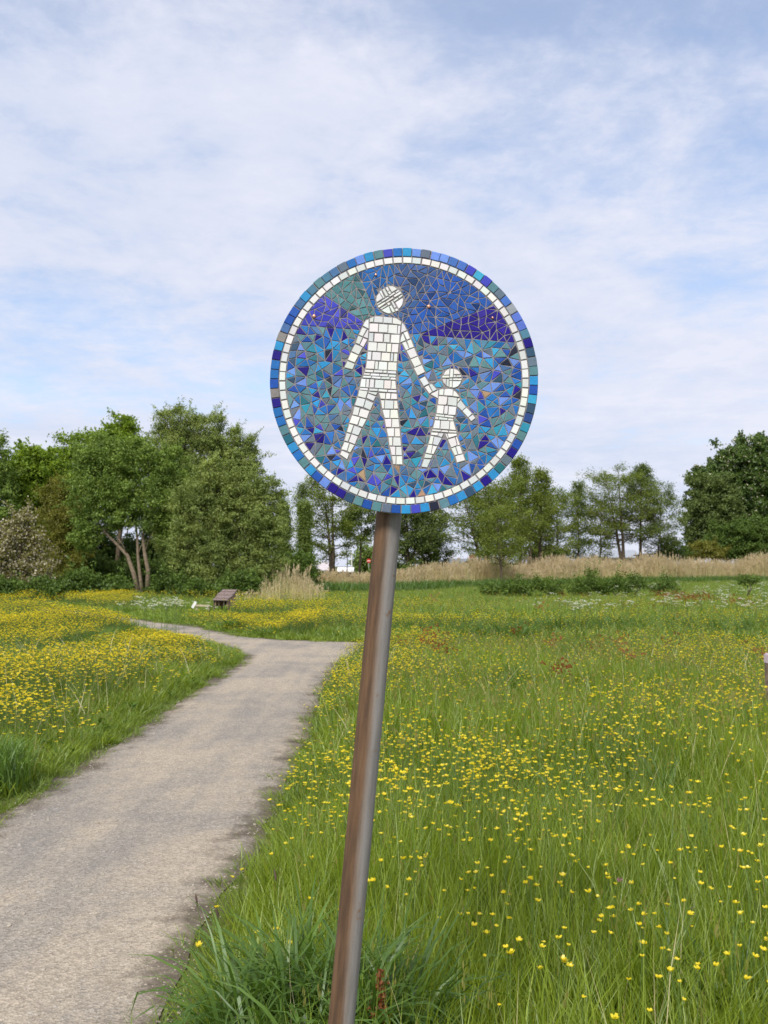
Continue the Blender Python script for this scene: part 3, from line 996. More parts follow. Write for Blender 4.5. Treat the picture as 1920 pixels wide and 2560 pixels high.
def airy_tree(name, label, Y, bx, top_px, top_py, spread_px, mat, nbr=26, leaves=7000, leaf=(.16, .10), t0=.28, trunk_r=.16, prof='round', lean=0, group=None, bark='bark', rise=.35, clump=.34, stems=1):
    nbr = int(nbr * 1.7); leaves = int(leaves * 2.35); leaf = (leaf[0] * .85, leaf[1] * .9); spread_px *= 1.0 if prof == 'column' else 1.22
    base = at(bx, HORIZ + EYE * F_PX / Y, Y); base.z = 0
    top = at(top_px, top_py, Y) - base
    spread = spread_px * Y / F_PX
    root = empty(name, base); tag(root, label, 'tree', group)
    b = MB(); clumps = []
    H = top.z
    for s_ in range(stems):
        off = Vector((rng.uniform(-.9, .9), rng.uniform(-.8, .8), 0)) * (.0 if s_ == 0 else spread * .45)
        tp = top + off; tp.z *= (1 if s_ == 0 else rng.uniform(.75, .95))
        tr = [Vector((0, 0, -.2)) + off * .15]
        for k in range(1, 9):
            q = k / 8
            tr.append(Vector((tp.x * (q ** 1.2), tp.y * q, tp.z * q)) + Vector((rng.uniform(-1, 1), rng.uniform(-1, 1), 0)) * .035 * H * .35 * (1 - q))
        b.tube(tr, [trunk_r * (1 - .93 * (k / 8) ** .9) for k in range(9)], 7)
        az = rng.uniform(0, 6.28)
        nb_ = max(6, nbr // stems)
        for i in range(nb_):
            q = t0 + (1 - t0) * ((i + .5) / nb_) ** .92 * .97
            k = q * 8; k0 = min(7, int(k)); o0 = tr[k0].lerp(tr[k0 + 1], k - k0)
            az += 2.4 + rng.uniform(-.4, .4)
            w = {'round': math.sqrt(max(.02, 1 - ((q - .55) / .5) ** 2 * .9)), 'cone': (1 - q) * 1.25 + .14, 'column': .75 - .45 * q, 'vase': .45 + .55 * q if q < .85 else .7}[prof]
            Lb = spread * w * rng.uniform(.65, 1.2)
            dirv = Vector((math.cos(az), math.sin(az) * .8, rise * rng.uniform(-.3, 3.2)))
            p1 = o0 + dirv * Lb * .5 + Vector((0, 0, -.05 * Lb)); p2 = o0 + dirv * Lb + Vector((rng.uniform(-.1, .1), 0, rng.uniform(-.12, .08))) * Lb
            br = max(.012, trunk_r * (1 - q) * .42)
            b.tube([o0, p1, p2], [br, br * .6, br * .18], 5, False)
            clumps.append((p2, 1.0)); clumps.append((o0.lerp(p1, .9), .6)); clumps.append((p1.lerp(p2, .5), .9))
            for j in range(4):
                qq = rng.uniform(.3, .95); s0 = o0.lerp(p1, qq * 2) if qq < .5 else p1.lerp(p2, qq * 2 - 1)
                a2 = az + rng.choice([-1, 1]) * rng.uniform(.5, 1.2)
                e_ = s0 + Vector((math.cos(a2), math.sin(a2), rng.uniform(-.15, .5))) * Lb * rng.uniform(.25, .5)
                b.tube([s0, s0.lerp(e_, .5) + Vector((0, 0, .03)), e_], [br * .35, br * .22, br * .08], 4, False)
                clumps.append((e_, .9)); clumps.append((s0.lerp(e_, .55), .6))
        clumps.append((tr[-1], .8))
    b.build('trunk', M[bark], root, smooth=True)
    tot = sum(w for _, w in clumps); C = []
    for c, w in clumps:
        m = int(leaves * w / tot * rng.uniform(.5, 1.5)) + 2
        s = clump * rng.uniform(.6, 1.3)
        C.append(rng.normal(size=(m, 3)) * np.array([s, s, s * .8]) * .72 + np.array(c))
    link('crown', leaf_mesh('crown', np.concatenate(C), *leaf, M[mat], flat=.25), root)
    return root


# left group
lobe_tree('tall_tree', 'dusky grey-green tree cut off by the left edge of the photo', 'tree', 60, -30, [(-32, 1150, 50, 75), (-26, 1240, 60, 80), (-50, 1340, 75, 90)], 'willow', 230, trunk_r=.22)
lobe_tree('maple_tree', 'bright green tree with a rounded top behind the blossoming hawthorn', 'tree', 64, 105, [(95, 1155, 48, 42), (60, 1205, 62, 60), (128, 1200, 60, 62), (95, 1275, 85, 70), (160, 1270, 55, 70), (100, 1370, 95, 80)], 'maple', 230, (.2, .13), .5, .22)
airy_tree('maple_sapling', 'thin bright green tree top leaning beside the bushy maple', 66, 190, 172, 1095, 38, 'maple', 16, 3600, (.2, .13), .45, .10)
lobe_tree('lime_tree', 'bright yellow-green tree with a pointed top beside the grey willow', 'tree', 66, 290, [(318, 1068, 27, 30), (300, 1105, 48, 42), (262, 1120, 36, 34), (330, 1140, 52, 52), (280, 1190, 70, 60), (225, 1100, 18, 18)], 'maple', 250, (.19, .12), .45, .2)
lobe_tree('olive_tree', 'olive brown small tree between the hawthorn and the three-stemmed tree', 'tree', 58, 150, [(150, 1240, 45, 45), (140, 1310, 60, 60), (185, 1320, 48, 55), (165, 1400, 60, 60)], 'olive', 240, (.14, .07), .4, .13)
lobe_tree('grey_willow', 'tallest grey-green willow standing behind the three-stemmed tree', 'tree', 63, 480, [(445, 1060, 55, 42), (510, 1085, 62, 50), (420, 1115, 60, 55), (575, 1120, 62, 52), (500, 1160, 80, 65), (615, 1165, 42, 50), (440, 1210, 75, 70), (560, 1230, 80, 75), (480, 1330, 90, 90), (600, 1330, 70, 90)], 'willow_grey', 290, (.17, .055), .42, .3)

# three-stemmed tree: pale trunks in full view
Y = 55
base = at(362, HORIZ + EYE * F_PX / Y, Y); base.z = 0
root = empty('three_stemmed_tree', base)
tag(root, 'dark green tree with three pale bare stems rising from one base', 'tree')
lob = px_lobes(Y, [(250, 1140, 62, 55), (335, 1150, 62, 55), (420, 1180, 60, 60), (230, 1215, 62, 55), (310, 1230, 75, 58), (400, 1250, 70, 60), (260, 1290, 62, 42), (215, 1330, 42, 50), (425, 1310, 40, 55), (340, 1290, 50, 40)])
P, cents = lobe_points(lob, 280, .42, .3)
link('crown', leaf_mesh('crown', P - np.array(base), .16, .07, M['willow']), root)
for pts_, r0 in (([(350, 1480), (333, 1430), (318, 1388), (296, 1365), (262, 1330), (235, 1290)], .15), ([(358, 1482), (350, 1440), (345, 1390), (343, 1345), (338, 1300), (330, 1250)], .12), ([(369, 1483), (370, 1425), (362, 1385), (357, 1340), (366, 1310), (385, 1250)], .15)):
    b = MB()
    pp = [at(x, y, Y) - base for x, y in pts_]; pp[0].z = -.15
    pp[0] += Vector((0, 0, 0))
    b.tube(pp, [r0 * f for f in (1.1, .85, .7, .55, .42, .25)], 10)
    for k in (2, 3, 4):
        e_ = pp[k] + Vector((rng.uniform(-1.1, 1.1), rng.uniform(-.5, .5), rng.uniform(.9, 1.7)))
        b.tube([pp[k], pp[k].lerp(e_, .5) + Vector((rng.uniform(-.15, .15), 0, 0)), e_], [r0 * .3, r0 * .2, r0 * .08], 6)
    b.build('trunk', M['bark_pale'], root, smooth=True)

lobe_tree('bushy_willow', 'broad grey-green willow with branches down to the ground, right of three stems', 'tree', 52, 565, [(545, 1190, 52, 45), (480, 1245, 55, 55), (590, 1225, 62, 55), (655, 1240, 52, 52), (520, 1300, 72, 62), (620, 1310, 80, 65), (470, 1345, 52, 55), (670, 1330, 42, 60), (530, 1390, 80, 58), (625, 1400, 72, 55), (480, 1410, 45, 42), (560, 1445, 75, 38), (665, 1420, 40, 45)], 'willow_grey', 300, (.17, .055), .4, .22)
lobe_tree('hawthorn', 'hawthorn bush covered in creamy white blossom at the left edge', 'tree', 45, 40, [(62, 1300, 26, 26), (20, 1335, 42, 36), (72, 1345, 34, 30), (25, 1385, 48, 36), (88, 1395, 30, 34), (10, 1435, 45, 36), (70, 1448, 45, 36), (-40, 1400, 50, 80), (112, 1430, 22, 26)], 'olive', 240, (.11, .06), .36, .14, blossom=('blossom', .60, (.115, .085)))
# undergrowth below the trees
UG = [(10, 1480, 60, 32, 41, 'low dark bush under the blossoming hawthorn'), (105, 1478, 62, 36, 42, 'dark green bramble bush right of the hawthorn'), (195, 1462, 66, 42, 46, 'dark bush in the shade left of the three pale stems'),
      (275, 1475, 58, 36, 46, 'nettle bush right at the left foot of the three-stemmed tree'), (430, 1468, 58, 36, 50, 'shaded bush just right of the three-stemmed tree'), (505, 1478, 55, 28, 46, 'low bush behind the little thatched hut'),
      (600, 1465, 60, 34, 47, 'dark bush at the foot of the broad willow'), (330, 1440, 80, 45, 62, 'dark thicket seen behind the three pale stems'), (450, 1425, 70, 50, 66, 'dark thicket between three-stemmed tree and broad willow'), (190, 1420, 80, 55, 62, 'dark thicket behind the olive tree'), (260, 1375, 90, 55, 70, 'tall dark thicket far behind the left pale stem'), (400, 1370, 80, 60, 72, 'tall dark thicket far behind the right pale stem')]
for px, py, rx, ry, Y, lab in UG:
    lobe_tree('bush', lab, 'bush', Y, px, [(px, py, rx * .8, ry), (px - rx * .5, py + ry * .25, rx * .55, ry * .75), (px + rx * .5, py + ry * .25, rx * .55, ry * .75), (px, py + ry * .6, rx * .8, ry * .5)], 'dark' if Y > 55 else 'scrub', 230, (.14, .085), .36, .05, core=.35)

# columns and airy trees in the middle
airy_tree('poplar_tree', 'narrow green poplar close to the broad willow', 62, 712, 706, 1255, 26, 'poplar', 34, 7500, (.14, .08), .05, .12, 'column', rise=.9, clump=.26)
airy_tree('poplar_tree', 'narrow pointed poplar standing alone in the gap below the sign', 66, 762, 760, 1262, 24, 'poplar', 36, 7500, (.14, .08), .04, .12, 'column', rise=.9, clump=.26)
airy_tree('birch_tree', 'sparse spindly tree top poking up behind the poplars', 88, 762, 756, 1208, 26, 'alder_dark', 16, 1300, (.15, .09), .5, .1, 'cone', rise=.5)
lobe_tree('bush', 'bright green round bush at the foot of the poplars', 'bush', 58, 735, [(715, 1425, 55, 36), (760, 1420, 35, 40), (680, 1440, 40, 30), (740, 1445, 60, 28)], 'hedge', 230, (.15, .09), .38, .06)
airy_tree('alder_tree', 'airy tree with a twin trunk half behind the lower left of the sign', 92, 833, 830, 1180, 62, 'alder', 34, 5200, (.2, .13), .22, .24, 'round', stems=2, rise=.25)
airy_tree('alder_tree', 'thin dark-trunked tree just left of the sign pole', 100, 898, 906, 1270, 46, 'alder_dark', 16, 2600, (.24, .15), .5, .17, 'vase', rise=.3)
airy_tree('sapling', 'slim bare-stemmed sapling between the two trees left of the pole', 100, 868, 866, 1290, 22, 'alder', 10, 500, (.2, .12), .6, .06, 'cone')
lobe_tree('round_tree', 'far rounded green tree behind the no entry sign', 'tree', 150, 928, [(930, 1395, 34, 32), (905, 1410, 28, 24), (955, 1400, 30, 30), (940, 1420, 45, 20)], 'poplar', 40, (.42, .28), .9, .2)
airy_tree('alder_tree', 'dense dark tree just right of the sign pole', 88, 1018, 1015, 1230, 42, 'alder_dark', 34, 7000, (.2, .12), .12, .2, 'round', rise=.3)
airy_tree('alder_tree', 'dark tree with a straight trunk second from the sign pole', 90, 1056, 1056, 1225, 48, 'alder_dark', 34, 6500, (.2, .12), .16, .2, 'round', rise=.3)
airy_tree('alder_tree', 'low dark tree with drooping branches beside the grey roofed house', 94, 1092, 1090, 1290, 36, 'alder_dark', 24, 3600, (.2, .12), .12, .16, 'round', rise=.1)
# right of the sign
airy_tree('leaning_tree', 'open branched tree leaning left over the grey roofed house', 82, 1212, 1150, 1215, 70, 'alder', 26, 3600, (.17, .11), .3, .2, 'vase', rise=.25)
airy_tree('alder_tree', 'tall slender tree with the highest top right of the sign', 84, 1300, 1300, 1142, 58, 'alder', 36, 4800, (.17, .11), .28, .2, 'cone', rise=.3)
airy_tree('alder_tree', 'loose tree next to the tallest tree on its right', 86, 1352, 1352, 1172, 50, 'alder', 34, 4600, (.17, .11), .28, .18, 'cone', rise=.3)
airy_tree('alder_tree', 'bushy olive green tree in the row, under the edge of the sign', 80, 1262, 1245, 1215, 62, 'alder', 34, 6200, (.17, .11), .18, .18, 'round', rise=.3)
airy_tree('alder_tree', 'round olive tree in the middle of the row on the right', 96, 1395, 1392, 1238, 44, 'alder', 28, 4800, (.17, .11), .26, .16, 'round', rise=.3)
airy_tree('alder_tree', 'slim tree with a narrow bluish top between the round trees', 98, 1446, 1446, 1205, 34, 'alder_dark', 26, 2800, (.17, .11), .2, .14, 'column', rise=.5)
airy_tree('alder_tree', 'spreading tree of layered boughs with three trunks on the right', 100, 1560, 1545, 1172, 84, 'alder', 40, 7600, (.17, .11), .33, .24, 'round', stems=2, rise=.15)
airy_tree('alder_tree', 'layered dark tree with pointed top right of the three-trunked one', 101, 1598, 1605, 1162, 76, 'alder_dark', 40, 7800, (.17, .11), .33, .22, 'cone', rise=.15)
airy_tree('alder_tree', 'green tree ending the row, its right side sloping to the gap', 103, 1645, 1655, 1210, 46, 'alder_dark', 28, 4400, (.17, .11), .2, .14, 'round', rise=.2)
airy_tree('alder_tree', 'olive tree filling the row between the tallest tree and round olive tree', 95, 1325, 1322, 1225, 46, 'alder', 30, 4600, (.17, .11), .2, .16, 'round', rise=.3)
airy_tree('alder_tree', 'small green tree left of the three-trunked spreading tree', 100, 1500, 1503, 1248, 36, 'alder', 26, 3400, (.17, .11), .24, .13, 'round', rise=.3)
airy_tree('alder_tree', 'leafy tree close behind the leaning tree', 98, 1225, 1215, 1235, 50, 'alder_dark', 28, 4000, (.17, .11), .25, .15, 'round', rise=.3)
airy_tree('sapling', 'small crooked tree standing in the dry reeds right of the house', 70, 1256, 1240, 1275, 42, 'alder', 20, 2600, (.14, .09), .25, .12, 'round', rise=.3)
lobe_tree('bush', 'dark round bush in the gap beside the blue grey shed', 'bush', 104, 1682, [(1680, 1365, 26, 26), (1668, 1385, 26, 20), (1696, 1385, 24, 20)], 'dark', 120, (.18, .11), .4, .08)
for px, lab in ((1330, 'dark bush at the foot of the tallest tree on the right'), (1385, 'small dark bush under the round olive tree')):
    lobe_tree('bush', lab, 'bush', 96, px, [(px, 1382, 26, 20), (px + 20, 1390, 22, 14)], 'dark', 120, (.18, .11), .4, .06)
lobe_tree('chestnut_tree', 'huge dark chestnut tree with white flower candles at the right edge', 'tree', 118, 1880, [(1860, 1160, 75, 60), (1930, 1180, 80, 75), (1800, 1210, 60, 55), (1890, 1250, 95, 80), (1960, 1290, 80, 90)], 'chestnut', 130, (.34, .21), .7, .45, core=.3, blossom=('candle', .05, (.36, .2)))
lobe_tree('chestnut_tree', 'olive green rounded tree in front of the chestnut with candles', 'tree', 114, 1790, [(1760, 1225, 45, 40), (1795, 1245, 55, 55), (1748, 1290, 40, 50), (1800, 1310, 65, 60), (1760, 1345, 42, 42)], 'alder_dark', 130, (.27, .16), .6, .3, core=.3)
lobe_tree('bush', 'broad green shrub below the chestnut tree', 'bush', 110, 1850, [(1850, 1345, 70, 42), (1910, 1340, 65, 55), (1800, 1370, 60, 30), (1870, 1380, 90, 26), (1950, 1370, 60, 40)], 'scrub', 130, (.22, .14), .55, .12)
lobe_tree('bush', 'low olive shrub filling the gap left of the chestnut', 'bush', 108, 1740, [(1745, 1378, 36, 18), (1780, 1375, 34, 22), (1725, 1388, 28, 12)], 'olive', 130, (.21, .13), .48, .08)
# scrub in front of the reeds
for px, py, rx, ry, lab in ((1470, 1460, 56, 25, 'rounded dark bramble bush in front of the reeds'), (1540, 1462, 42, 20, 'low bramble bush right of the rounded one'), (1590, 1452, 28, 20, 'small upright bush in front of the reeds'), (1370, 1466, 45, 18, 'low scrubby bush left of the rounded bramble'),
                           (1290, 1468, 48, 22, 'brownish scrub bush at the foot of the crooked tree'), (1235, 1474, 38, 16, 'flat scrub bush nearest to the sign on the right'), (1650, 1462, 40, 14, 'low weedy bush between reeds and cow parsley'), (1870, 1448, 30, 12, 'small green bush in the weeds at the right edge')):
    lobe_tree('bush', lab, 'bush', 47, px, [(px, py - 4, rx * .7, ry * 1.1), (px - rx * .55, py + ry * .35, rx * .5, ry * .7), (px + rx * .55, py + ry * .35, rx * .5, ry * .7)], 'hedge' if rx > 40 else 'scrub', 240, (.10, .06), .3, .04, core=.35)
for k, (px, w) in enumerate(((1010, 40), (1060, 45), (1115, 45), (1165, 40), (950, 40))):
    lobe_tree('bush', ('low green bush right of the pole above the reeds', 'low green bush second from the pole above the reeds', 'green bush in front of the grey roofed house', 'bright green bush below the house gable', 'green bush behind the reeds left of the pole')[k], 'bush', 82, px, [(px, 1430, w * .8, 13), (px + 20, 1434, w * .6, 11)], 'hedge', 160, (.17, .1), .36, .04)

# ------------------------------------------------------------------ buildings and small things behind the reeds
M['slate'] = plain('slate_roof', (.20, .215, .24), .7, 0, .18, 3)
M['brick_dark'] = plain('dark_brick', (.07, .045, .038), .9, 0, .3, 8)
M['brick_red'] = plain('red_brick', (.30, .11, .08), .9, 0, .25, 10)
M['white'] = plain('white_paint', (.78, .77, .74), .6, 0, .06, 3)
M['cream'] = plain('cream_paint', (.75, .70, .52), .6, 0, .06, 3)
M['roof_pink'] = plain('pale_pink_roof', (.52, .47, .47), .8, 0, .12, 3)
M['sheet'] = plain('grey_sheet', (.36, .38, .41), .5, .1, .15, 2)
M['blue_grey'] = plain('blue_grey_boards', (.28, .33, .38), .7, 0, .15, 6)
M['dark_edge'] = plain('dark_edge', (.04, .035, .032), .8)
M['wood'] = plain('weathered_wood', (.27, .19, .13), .9, 0, .35, 14, bump=.3)
M['wood_dark'] = plain('dark_wood', (.10, .065, .05), .9, 0, .35, 14, bump=.3)
M['rail'] = plain('pale_rail_wood', (.48, .40, .28), .85, 0, .2, 20)
M['thatch'] = plain('grey_brown_shingle', (.20, .15, .135), .95, 0, .4, 22, bump=.5)
M['glass'] = plain('window_glass', (.03, .04, .05), .15, 0, .1, 3, .6)


def house(name, label, Y, x0, x1, y_ridge, y_eave, roof, wall, gable_x=None, depth=5.0, chimney=None):
    a, e_ = at(x0, y_ridge, Y), at(x1, y_eave, Y)
    w = e_.x - a.x; cx = (a.x + e_.x) / 2
    root = empty(name, (cx, Y + depth / 2, 0)); tag(root, label, 'building')
    zr, ze = a.z, e_.z
    b = MB(); b.box((0, 0, ze / 2), (w - .3, depth - .4, ze)); b.build('wall', wall, root)
    ov = .25
    v = [(-w / 2, -depth / 2 - ov, ze - .05), (w / 2, -depth / 2 - ov, ze - .05), (w / 2, 0, zr), (-w / 2, 0, zr), (-w / 2, depth / 2 + ov, ze - .05), (w / 2, depth / 2 + ov, ze - .05)]
    v += [(x, y, z - .12) for x, y, z in v]
    b = MB(); b.add(v, [(0, 1, 2, 3), (3, 2, 5, 4), (7, 6, 9, 8), (8, 9, 10, 11), (6, 7, 1, 0), (10, 4, 5, 11)[::-1], (6, 0, 3, 9), (9, 3, 4, 10), (1, 7, 8, 2), (2, 8, 11, 5)])
    rf = b.build('roof', roof, root)
    b = MB(); b.add([(-w / 2 + .16, -depth / 2 + .2, ze - .02), (-w / 2 + .16, depth / 2 - .2, ze - .02), (-w / 2 + .16, 0, zr - .14), (w / 2 - .16, -depth / 2 + .2, ze - .02), (w / 2 - .16, depth / 2 - .2, ze - .02), (w / 2 - .16, 0, zr - .14)], [(0, 2, 1), (3, 4, 5), (0, 3, 5, 2), (1, 2, 5, 4), (0, 1, 4, 3)])
    b.build('gable', wall, root)
    for k in range(max(1, int(w / 2.5))):
        b = MB(); b.box((-w / 2 + 1.2 + k * 2.4, -depth / 2 + .19, ze * .55), (.9, .06, ze * .4)); b.build('window', M['glass'], root)
    if chimney:
        p = at(*chimney, Y); b = MB(); b.box((p.x - cx, .3, (zr + p.z) / 2 - .05), (1.0, .5, p.z - zr + .4)); b.build('chimney', M['brick_red'], rf)
    return root


house('grey_roofed_house', 'low house with grey slate roof, right of the pole behind the reeds', 128, 1115, 1222, 1396, 1412, M['slate'], M['brick_dark'], depth=6, chimney=(1188, 1388))
# dark gable wing of that house
p0 = at(1172, 1399, 124)
b = MB(); root = empty('house_wing', (p0.x, 124, 0)); tag(root, 'dark brick gable with grey bargeboards joined to the slate roofed house', 'building')
zr = p0.z; ze = at(0, 1412, 124).z; wv = 3.0
b.add([(-1.35, 0, 0), (2.0, 0, 0), (2.0, 0, ze), (.7, 0, zr - .05), (.2, 0, zr - .05), (-1.35, 0, ze)] + [(-1.35, 3.4, 0), (2.0, 3.4, 0), (2.0, 3.4, ze), (.7, 3.4, zr - .05), (.2, 3.4, zr - .05), (-1.35, 3.4, ze)], [(0, 1, 2, 3, 4, 5), (6, 11, 10, 9, 8, 7), (0, 6, 7, 1), (1, 7, 8, 2), (5, 11, 6, 0)])
b.build('wall', M['brick_dark'], root)
b = MB(); b.tube([(-1.75, -.25, ze - .16), (.1, -.25, zr + .02), (2.5, -.25, zr + .06)], .07, 4); b.build('bargeboard', M['slate'], root)
b = MB(); b.add([(-1.75, -.22, ze - .2), (.1, -.22, zr), (.1, 3.6, zr), (-1.75, 3.6, ze - .2), (2.5, -.22, zr + .04), (2.5, 3.6, zr + .04)] + [(-1.75, -.22, ze - .1), (.1, -.22, zr + .1), (.1, 3.6, zr + .1), (-1.75, 3.6, ze - .1), (2.5, -.22, zr + .14), (2.5, 3.6, zr + .14)], [(0, 1, 2, 3), (1, 4, 5, 2), (9, 8, 7, 6), (8, 11, 10, 7), (0, 6, 7, 1), (1, 7, 10, 4), (3, 2, 8, 9), (2, 5, 11, 8), (0, 3, 9, 6), (4, 10, 11, 5)])
b.build('roof', M['slate'], root)
house('blue_roofed_house', 'house with bluish grey roof half hidden behind the crooked tree', 138, 1226, 1276, 1394, 1408, M['sheet'], M['brick_dark'], depth=6)
house('pale_building', 'pale pinkish roofed building seen between poplar and twin-trunked tree', 150, 780, 832, 1404, 1424, M['roof_pink'], M['white'], depth=7)
house('white_roofed_shed', 'low shed with a white roof left of the no entry sign', 140, 842, 884, 1418, 1427, M['white'], M['brick_dark'], depth=5)
house('grey_hut', 'small grey roofed hut right of the pole above the reeds', 118, 1052, 1092, 1409, 1422, M['sheet'], M['sheet'], depth=3.5)
house('long_grey_barn', 'long grey sheet metal barn behind the layered trees', 132, 1462, 1606, 1374, 1392, M['sheet'], M['sheet'], depth=8)
# blue grey shed with flat dark roof
p0, p1 = at(1604, 1383, 120), at(1664, 1400, 120)
root = empty('blue_grey_shed', ((p0.x + p1.x) / 2, 121.5, 0)); tag(root, 'blue grey boarded shed with sloping dark roof edge, right of the barn', 'shed')
w = p1.x - p0.x; h = p0.z
b = MB(); b.box((0, 0, h / 2 - .15), (w - .2, 3, h - .3)); b.build('wall', M['blue_grey'], root)
b = MB(); b.box((0, -.1, h - .1), (w + .5, 3.5, .14), ry=-.09); b.build('roof', M['dark_edge'], root)
b = MB(); b.box((-w * .28, -1.53, h * .42), (.9, .05, h * .75)); b.build('door', M['dark_edge'], root)
# cream box beside the dark tree
p0 = at(1112, 1416, 110); b = MB(); b.box((0, 0, .75), (.75, .7, 1.5)); b.box((0, 0, 1.53), (.85, .8, .07))
tag(b.build('cream_cabinet', M['cream'], None, (p0.x, 110, 0)), 'small cream coloured cabinet between dark tree and grey roofed house', 'cabinet')
# white rail
p0 = at(1484, 1400, 100); root = empty('white_railing', (p0.x, 100, 0)); tag(root, 'short white railing showing above the reeds in front of the barn', 'railing')
for z in (2.0, 2.25): b = MB(); b.tube([(-.5, 0, z), (.5, 0, z)], .035, 6); b.build('rail', M['white'], root)
for x in (-.46, .46): b = MB(); b.tube([(x, 0, 0), (x, 0, 2.3)], .03, 6); b.build('post', M['white'], root)
# no entry sign
p0 = at(922, 1402, 112); root = empty('road_sign', (p0.x, 112, 0)); tag(root, 'far red no entry road sign with white bar just left of the pole', 'sign')
b = MB(); b.tube([(0, 0, -.2), (0, 0, p0.z + .1)], .035, 8); b.build('post', M['sheet'], root)
b = MB(); b.tube([(0, -.04, p0.z), (0, -.06, p0.z)], .24, 24); b.build('disc', plain('sign_red', (.55, .03, .025), .5), root)
b = MB(); b.box((0, -.064, p0.z), (.34, .006, .09)); b.build('bar', M['white'], root)
# slender pale mast
p0, p1 = at(881, 1432, 116), at(877, 1345, 116)
b = MB(); b.tube([(0, 0, -.1), (p1.x - p0.x, 0, p1.z)], [.07, .05], 8); b.box((p1.x - p0.x, -.25, p1.z), (.12, .55, .09))
tag(b.build('lamp_post', M['white'], None, (p0.x, 116, 0)), 'slender pale lamp post left of the no entry sign', 'lamp post')

# little hut in the meadow
Y = 34.0
p0 = at(563, 1515, Y); root = empty('duck_hut', (p0.x, Y, p0.z)); hz0 = p0.z; tag(root, 'little brown wooden hut with sloping shingle roof in the long grass', 'hut')
root.rotation_euler.z = R(-24)
zt, zl = at(0, 1480, Y).z - hz0, at(0, 1499, Y).z - hz0
w_, d_ = .52, .5
b = MB(); b.add([(w_ / 2, -d_ / 2, 0), (w_ / 2, d_ / 2, 0), (w_ / 2, d_ / 2, zt - .02), (w_ / 2, -d_ / 2, zl - .02)] + [(w_ / 2 - .03, -d_ / 2, 0), (w_ / 2 - .03, d_ / 2, 0), (w_ / 2 - .03, d_ / 2, zt - .02), (w_ / 2 - .03, -d_ / 2, zl - .02)], [(0, 1, 2, 3), (7, 6, 5, 4), (0, 3, 7, 4), (1, 5, 6, 2), (3, 2, 6, 7)])
b.build('side_wall', M['wood'], root)
b = MB(); b.add([(-w_ / 2, -d_ / 2, 0), (-w_ / 2, d_ / 2, 0), (-w_ / 2, d_ / 2, zt - .02), (-w_ / 2, -d_ / 2, zl - .02)] + [(-w_ / 2 + .03, -d_ / 2, 0), (-w_ / 2 + .03, d_ / 2, 0), (-w_ / 2 + .03, d_ / 2, zt - .02), (-w_ / 2 + .03, -d_ / 2, zl - .02)], [(3, 2, 1, 0), (4, 5, 6, 7), (4, 7, 3, 0), (2, 6, 5, 1), (7, 6, 2, 3)])
b.build('side_wall', M['wood'], root)
for x in (-.3, .3):
    for y_ in (-.24, .24): b = MB(); b.box((x, y_, -hz0 / 2 - .02), (.05, .05, hz0 + .04)); b.build('leg', M['wood_dark'], root)
b = MB(); b.box((0, d_ / 2 - .02, zt / 2), (w_ - .062, .03, zt - .06)); b.build('back_wall', M['wood_dark'], root)
for x in (-.3, -.1, .1, .3): b = MB(); b.box((x, -d_ / 2 + .02, zl / 2), (.05, .04, zl - .04)); b.build('post', M['wood_dark'], root)
sl = math.atan2(zt - zl, d_)
for k in range(6):
    q = (k + .5) / 6; y_ = -d_ / 2 - .06 + q * (d_ + .12); z_ = zl + (y_ + d_ / 2) * math.tan(sl) + .02 + (k % 2) * .012
    b = MB(); b.box((random.uniform(-.02, .02), y_, z_), (w_ + .12 + random.uniform(-.04, .04), .16, .03), rx=sl - .1); b.build('roof_board', M['thatch'], root)
p0 = at(484, 1514, 33.5); root = empty('wooden_rail', (p0.x, 33.5, 0)); tag(root, 'low wooden rail with a tilted white board left of the hut', 'rail')
zr = p0.z
b = MB(); b.box((.32, 0, zr), (.5, .06, .06), ry=.03); b.build('beam', M['rail'], root)
b = MB(); b.box((.02, -.02, zr + .03), (.09, .04, .24), ry=.5); b.build('board', M['white'], root)
for x in (.1, .52): b = MB(); b.box((x, .05, zr / 2 - .02), (.05, .05, zr)); b.build('post', M['rail'], root)
# marker post cut by the right edge
p0 = at(1913, 1636, 9.2); zt = p0.z
root = empty('marker_post', (p0.x + .06, 9.2, 0)); tag(root, 'grey wooden post with a pinkish white top at the right edge', 'post')
b = MB(); b.box((0, 0, (zt - .082) / 2), (.10, .10, zt - .082)); b.build('shaft', M['wood'], root)
b = MB(); b.box((0, 0, zt - .04), (.106, .106, .078)); b.box((0, 0, zt + .004), (.09, .09, .01)); b.build('cap', plain('pinkish_white', (.74, .58, .61), .6, 0, .08), root)

# ------------------------------------------------------------------ scattering
def proto_collection(name, meshes):
    c = bpy.data.collections.new(name)
    for i, m in enumerate(meshes):
        c.objects.link(bpy.data.objects.new('%s_%02d' % (name, i), m))
    return c


